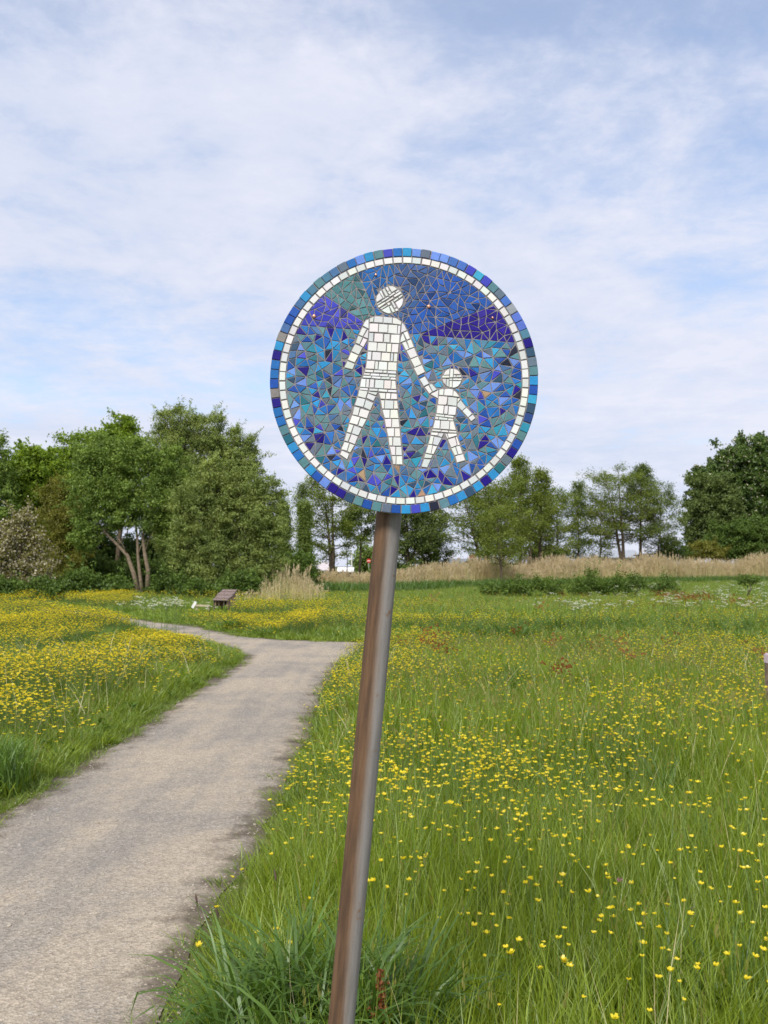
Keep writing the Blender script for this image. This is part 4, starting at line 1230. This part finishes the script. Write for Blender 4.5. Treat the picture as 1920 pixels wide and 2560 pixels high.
def scatter(name, coll, n_var, P, rotz, scl, tilt, label, cat, idx=None):
    me = bpy.data.meshes.new(name)
    P = np.asarray(P, np.float32); n = len(P)
    me.vertices.add(n); me.vertices.foreach_set('co', P.ravel())
    rot = np.column_stack([rng.normal(0, tilt, n), rng.normal(0, tilt, n), rotz]).astype(np.float32)
    a = me.attributes.new('rot', 'FLOAT_VECTOR', 'POINT'); a.data.foreach_set('vector', rot.ravel())
    a = me.attributes.new('scl', 'FLOAT_VECTOR', 'POINT'); a.data.foreach_set('vector', np.asarray(scl, np.float32).ravel())
    a = me.attributes.new('pick', 'INT', 'POINT'); a.data.foreach_set('value', (rng.integers(0, n_var, n) if idx is None else idx).astype(np.int32))
    o = link(name, me)
    g = bpy.data.node_groups.new(name, 'GeometryNodeTree')
    g.interface.new_socket('Geometry', in_out='INPUT', socket_type='NodeSocketGeometry')
    g.interface.new_socket('Geometry', in_out='OUTPUT', socket_type='NodeSocketGeometry')
    gi, go = g.nodes.new('NodeGroupInput'), g.nodes.new('NodeGroupOutput')
    ip = g.nodes.new('GeometryNodeInstanceOnPoints'); ci = g.nodes.new('GeometryNodeCollectionInfo')
    ci.inputs['Collection'].default_value = coll; ci.inputs['Separate Children'].default_value = True; ci.inputs['Reset Children'].default_value = True

    def na(nm, ty):
        q = g.nodes.new('GeometryNodeInputNamedAttribute'); q.data_type = ty; q.inputs['Name'].default_value = nm; return q.outputs['Attribute']
    g.links.new(gi.outputs[0], ip.inputs['Points']); g.links.new(ci.outputs[0], ip.inputs['Instance'])
    ip.inputs['Pick Instance'].default_value = True
    g.links.new(na('pick', 'INT'), ip.inputs['Instance Index'])
    e2r = g.nodes.new('FunctionNodeEulerToRotation'); g.links.new(na('rot', 'FLOAT_VECTOR'), e2r.inputs[0])
    g.links.new(e2r.outputs[0], ip.inputs['Rotation']); g.links.new(na('scl', 'FLOAT_VECTOR'), ip.inputs['Scale'])
    g.links.new(ip.outputs[0], go.inputs[0])
    md = o.modifiers.new('scatter', 'NODES'); md.node_group = g
    tag(o, label, cat, None, 'stuff')
    return o


def blades(n, radius, h, w, lean, curl, segs=3, seed=0, flop=0.0):
    """n curved grass blades -> verts, faces, counts"""
    r = np.random.default_rng(seed)
    a = r.uniform(0, 6.283, n); rr = radius * np.sqrt(r.random(n))
    bx, by = rr * np.cos(a), rr * np.sin(a)
    az = a + r.normal(0, .9, n) if lean > .2 else r.uniform(0, 6.283, n)
    H = r.uniform(h[0], h[1], n); ln = np.abs(r.normal(lean, lean * .5, n)); cu = curl * r.uniform(.3, 1.4, n)
    W = w * r.uniform(.6, 1.3, n); fa = az + 1.57 + r.normal(0, .7, n)
    V = []; F = []; Cn = []
    t = np.linspace(0, 1, segs + 1)
    th = ln[:, None] + cu[:, None] * t[None, :] ** (1.5 if flop == 0 else flop)
    ds = (H / segs)[:, None]
    dx = np.sin(th) * ds; dz = np.cos(th) * ds
    X = np.concatenate([np.zeros((n, 1)), np.cumsum(dx[:, 1:], 1)], 1); Z = np.concatenate([np.zeros((n, 1)), np.cumsum(dz[:, 1:], 1)], 1)
    px = bx[:, None] + np.cos(az)[:, None] * X; py = by[:, None] + np.sin(az)[:, None] * X
    wid = W[:, None] * np.array([.7 if segs > 2 else 1] + [1.0] * (segs - 1) + [0.08])[None, :] * .5
    if segs >= 3: wid[:, segs - 1] *= .75
    ox = np.cos(fa)[:, None] * wid; oy = np.sin(fa)[:, None] * wid
    A = np.stack([px - ox, py - oy, Z], 2); B = np.stack([px + ox, py + oy, Z], 2)
    V = np.stack([A, B], 2).reshape(n, (segs + 1) * 2, 3)
    base = (np.arange(n) * (segs + 1) * 2)[:, None]
    q = np.concatenate([np.array([[2 * k, 2 * k + 1, 2 * k + 3, 2 * k + 2]]) for k in range(segs)], 0)
    F = (base[:, None] + q[None]).reshape(-1)
    tips = np.stack([px[:, -1], py[:, -1], Z[:, -1]], 1)
    return V.reshape(-1, 3), F, np.full(n * segs, 4), tips


def tuft(name, n, radius, h, w, lean, curl, mat, seed, segs=3, seed_n=0, seed_mat='seed', stalk=(0, 0), stalk_w=.002):
    V, F, Cn, _ = blades(n, radius, h, w, lean, curl, segs, seed)
    mats = [M[mat]]; MI = np.zeros(len(Cn), np.int32)
    if seed_n:
        V2, F2_, C2, tips = blades(seed_n, radius, stalk, stalk_w, .08, .18, 2, seed + 99)
        F = np.concatenate([F, F2_ + len(V)]); V = np.concatenate([V, V2]); Cn = np.concatenate([Cn, C2]); MI = np.concatenate([MI, np.zeros(len(C2), np.int32)])
        r = np.random.default_rng(seed + 5)
        k = 5
        for tp in tips:
            pts_ = tp + r.normal(size=(k, 3)) * np.array([stalk_w * 3, stalk_w * 3, .018])
            d = stalk_w * 2.4
            v = np.concatenate([[q + (0, 0, .012), q + (d, 0, 0), q + (0, d * .3, -.012), q - (d, 0, 0)] for q in pts_])
            F = np.concatenate([F, np.arange(4 * k) + len(V)]); V = np.concatenate([V, v]); Cn = np.concatenate([Cn, np.full(k, 4)]); MI = np.concatenate([MI, np.ones(k, np.int32)])
        mats.append(M[seed_mat])
    me = mesh_np(name, V, F, Cn, mats)
    me.polygons.foreach_set('material_index', MI)
    return me


def cand(y0, y1, dens, margin=1.0):
    """random ground points between two distances, inside the view wedge with a margin for a side step"""
    n = int((y1 - y0) * 2 * (.42 * y1 + margin) * dens)
    y = rng.uniform(y0, y1, n); x = rng.uniform(-1, 1, n) * (.42 * y1 + margin)
    k = np.abs(x) < .42 * y + margin
    return x[k], y[k]


def meadow(x, y, lo=.0):
    d = path_dist(x, y) + (vnoise(x, y, 4, 31) - .5) * .16
    return d > lo, d


# near, middle and far tufts (blades widen with distance so that they stay about a pixel wide)
C_near = proto_collection('near_tufts', [tuft('near_tuft', 34, .085, (.16, .44), .0048, .16, .55, 'grass', s, 3, s % 2, stalk=(.36, .54), stalk_w=.001) for s in range(7)])
C_mid = proto_collection('mid_tufts', [tuft('mid_tuft', 36, .14, (.16, .42), .0085, .15, .5, 'grass', 20 + s, 3, 1, stalk=(.36, .54), stalk_w=.0022) for s in range(7)])
C_far = proto_collection('far_tufts', [tuft('far_tuft', 44, .34, (.2, .46), .022, .14, .45, 'grass_far', 40 + s, 2, 1, stalk=(.38, .58), stalk_w=.005) for s in range(6)])
C_verge = proto_collection('verge_tufts', [tuft('verge_tuft', 34, .075, (.06, .2), .0046, .3, .7, 'grass_verge', 60 + s, 3) for s in range(6)])

N_TUFT = {}
for nm, coll, nv, y0, y1, dens, base_s in (('meadow_grass_near', C_near, 7, 1.5, 6.5, 150, 1.0), ('meadow_grass_middle', C_mid, 7, 6.5, 17, 62, 1.0), ('meadow_grass_far', C_far, 6, 17, 100, 9.5, 1.0)):
    x, y = cand(y0, y1, dens, 1.2 if y0 < 10 else 3)
    k, d = meadow(x, y, .17 if y0 < 17 else .05)
    x, y, d = x[k], y[k], d[k]
    hgt = (.62 + .75 * vnoise(x, y, .6, 2)) * np.clip(.35 + d * .9, .35, 1)
    hgt *= np.where(x < -1.5, .70, 1.0)
    hgt *= np.where((x < -2.3) & (x > -5.8) & (y > 14.5) & (y < 28), .48, 1)
    if y0 >= 17:
        hgt *= np.where((y > 17) & (y < 24), .75, np.clip(1.0 - (y - 24) * .025, .55, 1))
        hgt *= np.where((x > -8.5) & (x < -4.5) & (y > 27.5) & (y < 35), .42, 1)
        k2 = ~((y > 66) & (rng.random(len(y)) < .3)); x, y, hgt = x[k2], y[k2], hgt[k2]
    wid = rng.uniform(.8, 1.2, len(x))
    scatter(nm, coll, nv, np.column_stack([x, y, np.zeros(len(x))]), rng.uniform(0, 6.28, len(x)), np.column_stack([wid, wid, hgt * rng.uniform(.8, 1.2, len(x))]), .06,
            {'meadow_grass_near': 'tall fine yellow-green meadow grass around the pole', 'meadow_grass_middle': 'meadow grass on both sides of the path', 'meadow_grass_far': 'far meadow grass reaching to trees and reeds'}[nm], 'grass')
# short verge along the path edges
x, y = cand(2, 22, 120, .6)
k, d = meadow(x, y, -.10); k &= d < .5
x, y, d = x[k], y[k], d[k]
k = rng.random(len(x)) < np.clip(.42 + d * 4, .10, 1); x, y, d = x[k], y[k], d[k]
s = rng.uniform(.6, 1.2, len(x)); hs = s * np.clip(.45 + d * 1.6, .4, 1.3)
scatter('verge_grass', C_verge, 6, np.column_stack([x, y, np.zeros(len(x))]), rng.uniform(0, 6.28, len(x)), np.column_stack([s, s, hs]), .1, 'short trodden grass along both edges of the path', 'grass')

# patches of a broader, bluer grass species
C_broad = proto_collection('broad_tufts', [tuft('broad_tuft', 16, .07, (.2, .46), .0085, .16, .8, 'tuft', 160 + q, 4) for q in range(5)])
x, y = cand(3.2, 26, 26, .8)
k, d = meadow(x, y, .35); k &= (vnoise(x, y, .9, 61) * .6 + vnoise(x, y, 2.8, 62) * .4) > .60
x, y = x[k], y[k]
s = rng.uniform(.75, 1.1, len(x)); sw = s * np.clip(y / 6, 1, 2.6)
scatter('broad_grass', C_broad, 5, np.column_stack([x, y, np.zeros(len(x))]), rng.uniform(0, 6.28, len(x)), np.column_stack([sw, sw, s * np.where(x < -1.5, .7, 1)]), .08, 'patches of broader darker green grass in the meadow', 'grass')

# lush dark clumps: around the pole and at the path's left edge
def clump(name, label, cx, cy, rad, hgt, n, seed, w=.008):
    V, F, Cn, _ = blades(n, rad, (hgt * .55, hgt * 1.25), w, .11, 1.9, 7, seed, 2.6)
    me = mesh_np(name, V, F, Cn, [M['tuft']])
    o = link(name, me, None, (cx, cy, 0)); tag(o, label, 'grass', None, 'stuff')
    return o


clump('grass_clump', 'lush dark green clump of broad grass at the foot of the pole', -.24, 2.90, .24, .53, 1100, 5, .010)
clump('grass_clump', 'part of the dark clump that arches right of the pole', .02, 2.94, .13, .50, 300, 6, .010)
clump('grass_clump', 'dark grass clump spilling onto the path at the left edge', -2.78, 6.9, .26, .42, 700, 7, .007)

# a broad reed blade or two standing in the near grass
b = MB()
for (px, py, qx, qy, Y, ww) in ((1752, 2330, 1738, 2520, 3.6, .016), (1785, 2380, 1740, 2545, 3.5, .013), (1235, 2340, 1180, 2420, 3.9, .01)):
    tip, bot = at(px, py, Y), at(qx, qy, Y); d = (tip - bot)
    bot2 = bot - d * (bot.z / max(.05, d.z)) if d.z > .05 else Vector((bot.x, Y, 0)); n_ = 8; vs_ = []
    for k in range(n_ + 1):
        q = k / n_; p = bot2.lerp(tip, q) + Vector((0, .03 * q * q, 0)); wd = ww * (.5 + .8 * q) * (1 - q ** 3) + .0006
        vs_ += [p - Vector((wd / 2, 0, 0)), p + Vector((wd / 2, .004, 0))]
    b.add(vs_, [(2 * k, 2 * k + 1, 2 * k + 3, 2 * k + 2) for k in range(n_)])
tag(b.build('reed_blades', M['tuft']), 'broad green reed blades standing in the near meadow grass', 'grass', None, 'stuff')

# ------------------------------------------------------------------ buttercups
def petals_mesh(seed):
    r = random.Random(seed); b = MB()
    for k in range(5):
        a = k * 1.2566 + r.uniform(-.1, .1); R1 = .0092 * r.uniform(.9, 1.15); up = r.uniform(.0055, .0095)
        c, s = math.cos(a), math.sin(a); n = Vector((-s, c, 0))
        p0 = Vector((c * .0015, s * .0015, 0)); p1 = Vector((c * R1 * .6, s * R1 * .6, up * .45)); p2 = Vector((c * R1, s * R1, up))
        b.add([p0, p1 - n * R1 * .5, p2 - n * R1 * .32, p2 + n * R1 * .32, p1 + n * R1 * .5], [(0, 1, 2, 3, 4)])
    b.add([(.003, 0, .003), (0, .003, .003), (-.003, 0, .003), (0, -.003, .003), (0, 0, .006)], [(0, 1, 4), (1, 2, 4), (2, 3, 4), (3, 0, 4)])
    return b.mesh('petals', M['petal'])


def stem_mesh(h, seed):
    r = random.Random(seed); b = MB(); bx, by = r.uniform(-.04, .04), r.uniform(-.04, .04)
    b.tube([(bx, by, 0), (bx * .5, by * .5, h * .5), (0, 0, h)], [.0016, .0013, .001], 3, False)
    return b.mesh('stem', M['stem'])


PET = [petals_mesh(i) for i in range(6)]
STEM = [stem_mesh(1.0, i) for i in range(4)]
# sample the flowers
xs, ys = [], []
for y0, y1, dens in ((2.4, 6, 120), (6, 12, 260), (12, 24, 300), (24, 44, 120)):
    x, y = cand(y0, y1, dens, .8)
    k, d = meadow(x, y, .08)
    x, y, d = x[k], y[k], d[k]
    pt = vnoise(x, y, .55, 12) * .65 + vnoise(x, y, 1.7, 13) * .35
    left = x < -1.5
    pr = np.where(left, np.clip((pt - .37) * 4.6, .03, 1.0), np.clip((pt - .36) * 1.3, .04, .40))
    pr *= np.where(left, np.where(y < 7.5, .4, .9), 1.0)
    pr *= np.where(~left & (y < 6.5), 1.3, 1.0)
    pr = np.where(~left & (y < 6.5), np.maximum(pr, .12), pr)
    pr *= np.where(~left & (x < .9) & (y > 4.5) & (y < 17), 1.9, 1)
    pr *= np.where(~left & (x > 1) & (y > 11), .75, 1)
    pr *= np.where(left & (d < .55), .12, 1)
    far = y > 20
    pr *= np.where(far & (x > 2.5), np.clip(1.5 - (y - 20) / 14, .0, 1) * .7, 1)
    pr *= np.where(far & (x <= 2.5) & (x > -9), .95 * (y < 33) + .1, 1)
    k = rng.random(len(x)) < pr
    # drop what the dark clump would hide
    k &= ~((np.abs(x + .2) < .5) & (y < 3.3)) & ~((x > -8.5) & (x < -4.6) & (y > 28) & (y < 35))
    xs.append(x[k]); ys.append(y[k])
x = np.concatenate(xs); y = np.concatenate(ys)
cl = rng.random(len(x)) < .35       # companions: buttercups branch
x = np.concatenate([x, x[cl] + rng.normal(0, .035, cl.sum())]); y = np.concatenate([y, y[cl] + rng.normal(0, .035, cl.sum())])
d = path_dist(x, y)
z = (.33 + .27 * rng.random(len(x))) * (.75 + .4 * vnoise(x, y, .6, 2)) * np.clip(.5 + d * .6, .45, 1) * np.where(x < -1.5, 1.0, 1.0)
z *= np.where((x < -2.3) & (x > -5.8) & (y > 14.5) & (y < 28), .52, 1)
P = np.column_stack([x, y, z]); pr_ = project(P)
inside_f = (pr_[:, 0] > 5) & (pr_[:, 0] < 1915) & (pr_[:, 1] < 2550) & (d > .02)
order = np.argsort(np.where(inside_f, y, 1e9))
single = order[:300]
rest = np.setdiff1d(np.arange(len(x)), single)
tall = rng.permutation(300)
for j, i in enumerate(single):
    st_ = STEM[j % 4]
    root = bpy.data.objects.new('buttercup', st_); COL.objects.link(root)
    root.location = (x[i], y[i], 0); root.scale = (1, 1, z[i])
    ptl = bpy.data.objects.new('petals', PET[j % 6]); COL.objects.link(ptl); ptl.parent = root
    sc_ = rng.uniform(.62, 1.25)
    ptl.location = (0, 0, 1.0); ptl.scale = (sc_, sc_, sc_ / z[i])
    ptl.rotation_euler = (0, 0, rng.uniform(0, 6.28)); ptl.delta_rotation_euler = (rng.normal(.12, .22), rng.normal(0, .22), 0)
    root.rotation_euler = (rng.normal(0, .12), rng.normal(0, .12), rng.uniform(0, 6.28))
    lab = 'yellow buttercup in the meadow left of the path' if x[i] < -1.5 else ('yellow buttercup in the grass between path and pole' if pr_[i, 0] < 900 else 'yellow buttercup in the meadow grass right of the pole')
    tag(root, lab, 'flower', 'yellow buttercups in the nearest grass')


def butter_proto(s):
    r = random.Random(s); V = []; Fc = []; mi = []
    b = MB()
    for m in range(1 if s % 2 else 2):
        dx, dy, h = r.uniform(-.03, .03) * m, r.uniform(-.03, .03) * m, 1 - .12 * m
        b.tube([(0, 0, .35), (dx, dy, h)], [.0016, .0012], 3, False, 0)
        pm = PET[r.randrange(6)]
        # heads are stored at a height of 1 and kept in proportion by an even scale
        b.add([(v.co.x * 1.12 + dx, v.co.y * 1.12 + dy, v.co.z * 1.12 * 2.2 + h) for v in pm.vertices], [tuple(p.vertices) for p in pm.polygons], 1)
    return b.mesh('buttercup_stuff', [M['stem'], M['petal']])


C_but = proto_collection('buttercup_heads', [butter_proto(s) for s in range(6)])
xr, yr, zr_ = x[rest], y[rest], z[rest]
s = rng.uniform(.65, 1.3, len(xr)) * np.clip(.9 + (yr - 8) * .018, 1, 1.5) * np.where(xr < -1.5, 1.32, 1)
scatter('buttercup_drifts', C_but, 6, np.column_stack([xr, yr, np.zeros(len(xr))]), rng.uniform(0, 6.28, len(xr)), np.column_stack([s, s, zr_]), .1, 'drifts of yellow buttercups farther out in the meadow', 'flowers')

# ------------------------------------------------------------------ other meadow plants
# clover
b = MB(); rr_ = random.Random(3)
for k in range(60):
    th, ph = rr_.uniform(0, 6.283), math.acos(rr_.uniform(-.6, 1)); dirv = Vector((math.sin(ph) * math.cos(th), math.sin(ph) * math.sin(th), math.cos(ph)))
    sd = dirv.orthogonal().normalized() * .002; b.add([dirv * .004 + sd, dirv * .004 - sd, dirv * .0125], [(0, 1, 2)])
CLH = b.mesh('flower_head', M['clover'])
for px, py, lab in ((1549, 2200, 'pink clover head in the grass, highest of the three'), (1607, 2230, 'pink clover head beside a buttercup, middle of the three'), (1735, 2272, 'dark pink clover head nearest to the right edge')):
    Yc = 4.1; p = at(px, py, Yc)
    if p.z < .15: Yc = 3.6; p = at(px, py, Yc)
    root = bpy.data.objects.new('clover', STEM[0]); COL.objects.link(root); root.location = (p.x, Yc, 0); root.scale = (1, 1, p.z)
    h = bpy.data.objects.new('flower_head', CLH); COL.objects.link(h); h.parent = root; h.location = (0, 0, 1); h.scale = (1, 1, 1 / p.z)
    tag(root, lab, 'flower')
# dock with brown seeds at the pole's foot
p = at(950, 2470, 2.75); root = empty('dock_plant', (p.x, 2.75, 0)); tag(root, 'reddish brown dock seed spike in the clump right of the pole', 'plant')
b = MB(); b.tube([(0, 0, 0), (.01, 0, p.z * .5), (0, 0, p.z + .05)], [.004, .003, .0015], 5); b.build('stem', M['sorrel'], root)
C = np.column_stack([rng.normal(0, .022, 420), rng.normal(0, .022, 420), rng.uniform(p.z - .34, p.z + .05, 420)])
C[:, :2] *= np.clip((p.z + .09 - C[:, 2]) * 4.5, .2, 1.3)[:, None]
link('seed_head', leaf_mesh('seed_head', C, .014, .01, M['sorrel']), root)
# dark plantain heads at the path edge
for px, py, lab in ((493, 2262, 'dark plantain head leaning at the path edge, taller one'), (545, 2290, 'dark plantain head at the path edge, nearer the pole'), (690, 2200, 'dark plantain head among buttercups left of the pole')):
    Yc = 4.0; p = at(px, py, Yc); root = empty('plantain', (p.x + .03, Yc, 0)); tag(root, lab, 'plant')
    hz = max(.12, p.z)
    b = MB(); b.tube([(0, 0, 0), (-.012, 0, hz * .6), (-.03, 0, hz)], [.0018, .0015, .0012], 4); b.build('stem', M['stem'], root)
    b = MB(); b.tube([(-.03, 0, hz - .005), (-.032, 0, hz + .012), (-.035, 0, hz + .03), (-.037, 0, hz + .045)], [.0025, .0045, .004, .001], 7); b.build('seed_head', M['wood_dark'], root)

# cow parsley: white umbels over the grass on the right, a few by the trees on the left
def umbel_mesh(seed):
    r = np.random.default_rng(seed); C = []
    for k in range(6):
        c = np.array([r.normal(0, .10), r.normal(0, .10), r.uniform(-.14, .03)])
        for j in range(7):
            C.append(c + np.array([r.normal(0, .026), r.normal(0, .026), r.normal(0, .006)]))
    C = np.array(C)
    n = len(C); V = []; F = []
    for c in C:
        a = r.uniform(0, 6.28); s = .021 * r.uniform(.7, 1.3)
        V += [c + np.array([math.cos(a + q) * s, math.sin(a + q) * s, r.normal(0, .004)]) for q in (0, 1.57, 3.14, 4.71)]
    return mesh_np('umbels', np.array(V), np.arange(4 * n), np.full(n, 4), [M['umbel']])


def parsley_stem(seed):
    r = random.Random(seed); b = MB(); b.tube([(0, 0, 0), (.02, 0, .45), (0, 0, .85)], [.006, .005, .003], 4, False)
    for k in range(5): b.tube([(0, 0, .62 + .03 * k), (r.uniform(-.12, .12), r.uniform(-.12, .12), .93)], [.003, .002], 3, False)
    return b.mesh('stem', M['stem'])


UMB = [umbel_mesh(i) for i in range(5)]; PST = [parsley_stem(i) for i in range(3)]
spots = []
for k in range(72):
    px = 1920 - abs(rng.normal(0, 190)); py = rng.uniform(1450, 1505) - max(0, (1700 - px)) * .02
    spots.append((px, py, 'right'))
for k in range(14): spots.append((rng.normal(1440, 40), rng.uniform(1490, 1515), 'mid'))
for k in range(20): spots.append((rng.normal(395, 60), rng.uniform(1490, 1503), 'left'))
for j, (px, py, side_) in enumerate(spots):
    Yc = (EYE - .85) * F_PX / (py - HORIZ); Yc = min(Yc, 50 if side_ != 'left' else 41)
    hz = EYE - (py - HORIZ) / F_PX * Yc; hz = min(1.15, max(.55, hz))
    root = bpy.data.objects.new('cow_parsley', PST[j % 3]); COL.objects.link(root)
    root.location = ((px - CX) / F_PX * Yc, Yc, 0); root.scale = (hz, hz, hz); root.rotation_euler.z = rng.uniform(0, 6.28)
    u = bpy.data.objects.new('umbels', UMB[j % 5]); COL.objects.link(u); u.parent = root; u.location = (0, 0, .96); u.scale = [rng.uniform(.8, 1.35)] * 3
    tag(root, {'right': 'white flowering cow parsley in the far meadow at the right', 'mid': 'white cow parsley standing alone in front of the bramble bushes', 'left': 'white cow parsley by the shade of the three-stemmed tree'}[side_], 'plant', {'right': 'cow parsley at the right', 'mid': 'cow parsley in mid meadow', 'left': 'cow parsley by the trees'}[side_])

# rusty sorrel patches
C_sor = proto_collection('sorrel_spikes', [tuft('sorrel', 3, .1, (.2, .3), .01, .1, .2, 'grass_far', 80 + s, 2, 9, 'sorrel', (.42, .66), .0065) for s in range(4)])
n = 100
x = np.concatenate([rng.normal(11.2, .7, 50), rng.normal(9, 3.5, 30), rng.normal(2.5, 1.5, 20)]); y = np.concatenate([rng.normal(35, 2.0, 50), rng.normal(29, 6, 30), rng.normal(16, 2.5, 20)])
s = rng.uniform(.8, 1.15, n)
k = path_dist(x, y) > .3
scatter('sorrel', C_sor, 4, np.column_stack([x, y, np.zeros(n)])[k], rng.uniform(0, 6.28, k.sum()), np.column_stack([s, s, s])[k], .08, 'rust red sorrel seed spikes scattered through the right meadow', 'grass')

# ------------------------------------------------------------------ reeds
def reed_tuft(seed, n=24, radius=.5, w=.016, plume=True):
    V, F, Cn, tips = blades(n, radius, (.55, 1.08), w, .06, .12, 3, seed)
    MI = np.zeros(len(Cn), np.int32); r = np.random.default_rng(seed)
    for tp in tips[::2]:
        k = 6; q = tp + r.normal(size=(k, 3)) * np.array([.03, .03, .055]) + np.array([.02, 0, -.02]); d = .02
        v = np.concatenate([[c + (0, 0, .05), c + (d, 0, 0), c + (0, .01, -.05), c - (d, 0, 0)] for c in q])
        F = np.concatenate([F, np.arange(4 * k) + len(V)]); V = np.concatenate([V, v]); Cn = np.concatenate([Cn, np.full(k, 4)]); MI = np.concatenate([MI, np.ones(k, np.int32)])
    me = mesh_np('reed', V, F, Cn, [M['reed'], M['plume']]); me.polygons.foreach_set('material_index', MI)
    return me


C_reed = proto_collection('reed_tufts', [reed_tuft(s) for s in range(6)])
# far belt
n = 5200
bp = rng.uniform(640, 2000, n); bq = np.clip((bp - 980) / 900, 0, 1.1)
y = 60 + 40 * bq + rng.uniform(0, 9, n); x = (bp - CX) / F_PX * y
h = (1.12 + .98 * bq) * (.85 + .35 * vnoise(x, y, .35, 41)) * rng.uniform(.62, 1.22, n) * (.8 + .4 * vnoise(x, y, .14, 47))
keep = (vnoise(x, y, .5, 44) > np.where(bp < 960, .52, np.where(bp < 1230, .40, .24))) & (rng.random(n) < .85)
x, y, h = x[keep], y[keep], h[keep]
s = rng.uniform(.8, 1.3, len(x))
scatter('reed_belt', C_reed, 6, np.column_stack([x, y, np.zeros(len(x))]), rng.uniform(0, 6.28, len(x)), np.column_stack([s, s, h]), .05, 'belt of dry straw coloured reeds across the far side of the meadow', 'reeds')
# near clump beside the hut
n = 115
x = rng.uniform(-7.0, -2.9, n); y = rng.uniform(40.5, 44.5, n)
q = np.clip((x + 7.0) / 4.1, 0, 1)
prof = np.exp(-((q - .70) / .27) ** 2)
h = (.38 + 1.02 * prof) * (.62 + .55 * rng.random(n))
keep = rng.random(n) < (.22 + .75 * prof)
s = rng.uniform(.55, .9, n)
scatter('reed_clump', C_reed, 6, np.column_stack([x, y, np.zeros(n)])[keep], rng.uniform(0, 6.28, keep.sum()), np.column_stack([s, s, h])[keep], .06, 'clump of pale dry reeds with feathery plumes right of the hut', 'reeds')
# green growth at the foot of the reeds
C_sedge = proto_collection('sedge_tufts', [tuft('sedge', 40, .45, (.5, 1.0), .03, .2, .5, 'tuft', 120 + s, 2) for s in range(4)])
n = 1500
bp = rng.uniform(620, 2000, n); y = 58 + 40 * np.clip((bp - 980) / 900, 0, 1.1) + rng.normal(0, 1.4, n); x = (bp - CX) / F_PX * y
s = rng.uniform(.6, 1.1, n)
scatter('sedge_grass', C_sedge, 4, np.column_stack([x, y, np.zeros(n)]), rng.uniform(0, 6.28, n), np.column_stack([s, s, s * .85]), .08, 'dark green sedge along the foot of the reed belt', 'grass')

# broad-leaved weeds low in the grass and bleached dead stalks above it
def weed(seed):
    r = random.Random(seed); b = MB()
    for k in range(r.randrange(7, 12)):
        a = r.uniform(0, 6.283); ln = r.uniform(.05, .12); up = r.uniform(.25, 1.1); w2 = ln * r.uniform(.16, .26)
        c, s_ = math.cos(a), math.sin(a); h0 = r.uniform(0, .1)
        f = lambda q, o: (c * ln * q * math.cos(up * (1 - .5 * q)) - s_ * o, s_ * ln * q * math.cos(up * (1 - .5 * q)) + c * o, h0 + ln * q * math.sin(up * (1 - .6 * q)))
        b.add([f(0, 0), f(.35, -w2), f(.7, -w2 * .8), f(1, 0), f(.7, w2 * .8), f(.35, w2)], [(0, 1, 2, 3, 4, 5)])
    return b.mesh('weed', M['weed'])


C_weed = proto_collection('weed_rosettes', [weed(i) for i in range(6)])
x, y = cand(2.4, 14, 16, .8)
k, d = meadow(x, y, .12); k &= rng.random(len(x)) < np.where(d < .6, .7, .45); x, y = x[k], y[k]
s = rng.uniform(.45, 1.15, len(x))
scatter('meadow_weeds', C_weed, 6, np.column_stack([x, y, np.zeros(len(x))]), rng.uniform(0, 6.28, len(x)), np.column_stack([s, s, s * 1.2]), .15, 'broad leaved weeds low between grass blades and along the path', 'weeds')
C_dead = proto_collection('dead_stalks', [tuft('dead_stalk', 3, .05, (.35, .62), .0026, .12, .35, 'reed', 140 + q, 3) for q in range(5)])
x, y = cand(2.6, 16, 7, .8)
k, d = meadow(x, y, .25); x, y = x[k], y[k]
s = rng.uniform(.7, 1.1, len(x))
scatter('dead_stalks', C_dead, 5, np.column_stack([x, y, np.zeros(len(x))]), rng.uniform(0, 6.28, len(x)), np.column_stack([s * np.clip(y / 5, 1, 2.5), s * np.clip(y / 5, 1, 2.5), s]), .12, 'bleached dead grass stalks scattered through the meadow', 'grass')

# loose chippings on the near path
def pebble(seed):
    r = random.Random(seed); bm = bmesh.new(); bmesh.ops.create_icosphere(bm, subdivisions=1, radius=1)
    for v in bm.verts: v.co *= r.uniform(.7, 1.15); v.co.z *= .6
    me = bpy.data.meshes.new('chipping'); bm.to_mesh(me); bm.free(); me.materials.append(M['stone']); return me


C_peb = proto_collection('chippings', [pebble(i) for i in range(5)])
n = 9000
x = rng.uniform(-2.6, -.6, n); y = 3 + 9 * rng.random(n) ** 1.6
d = -path_dist(x, y)
k = (d > -.06) & (rng.random(n) < np.clip(1.1 - d * 1.3, .28, 1)); x, y, d = x[k], y[k], d[k]
s = np.where(rng.random(len(x)) < .05, rng.uniform(.008, .013, len(x)), rng.uniform(.0025, .007, len(x)))
zp = .006 + .02 * np.clip(d / .85, 0, 1) * (d > 0)
scatter('gravel', C_peb, 5, np.column_stack([x, y, zp]), rng.uniform(0, 6.28, len(x)), np.column_stack([s, s, s]), .3, 'loose stone chippings lying on the path', 'gravel')
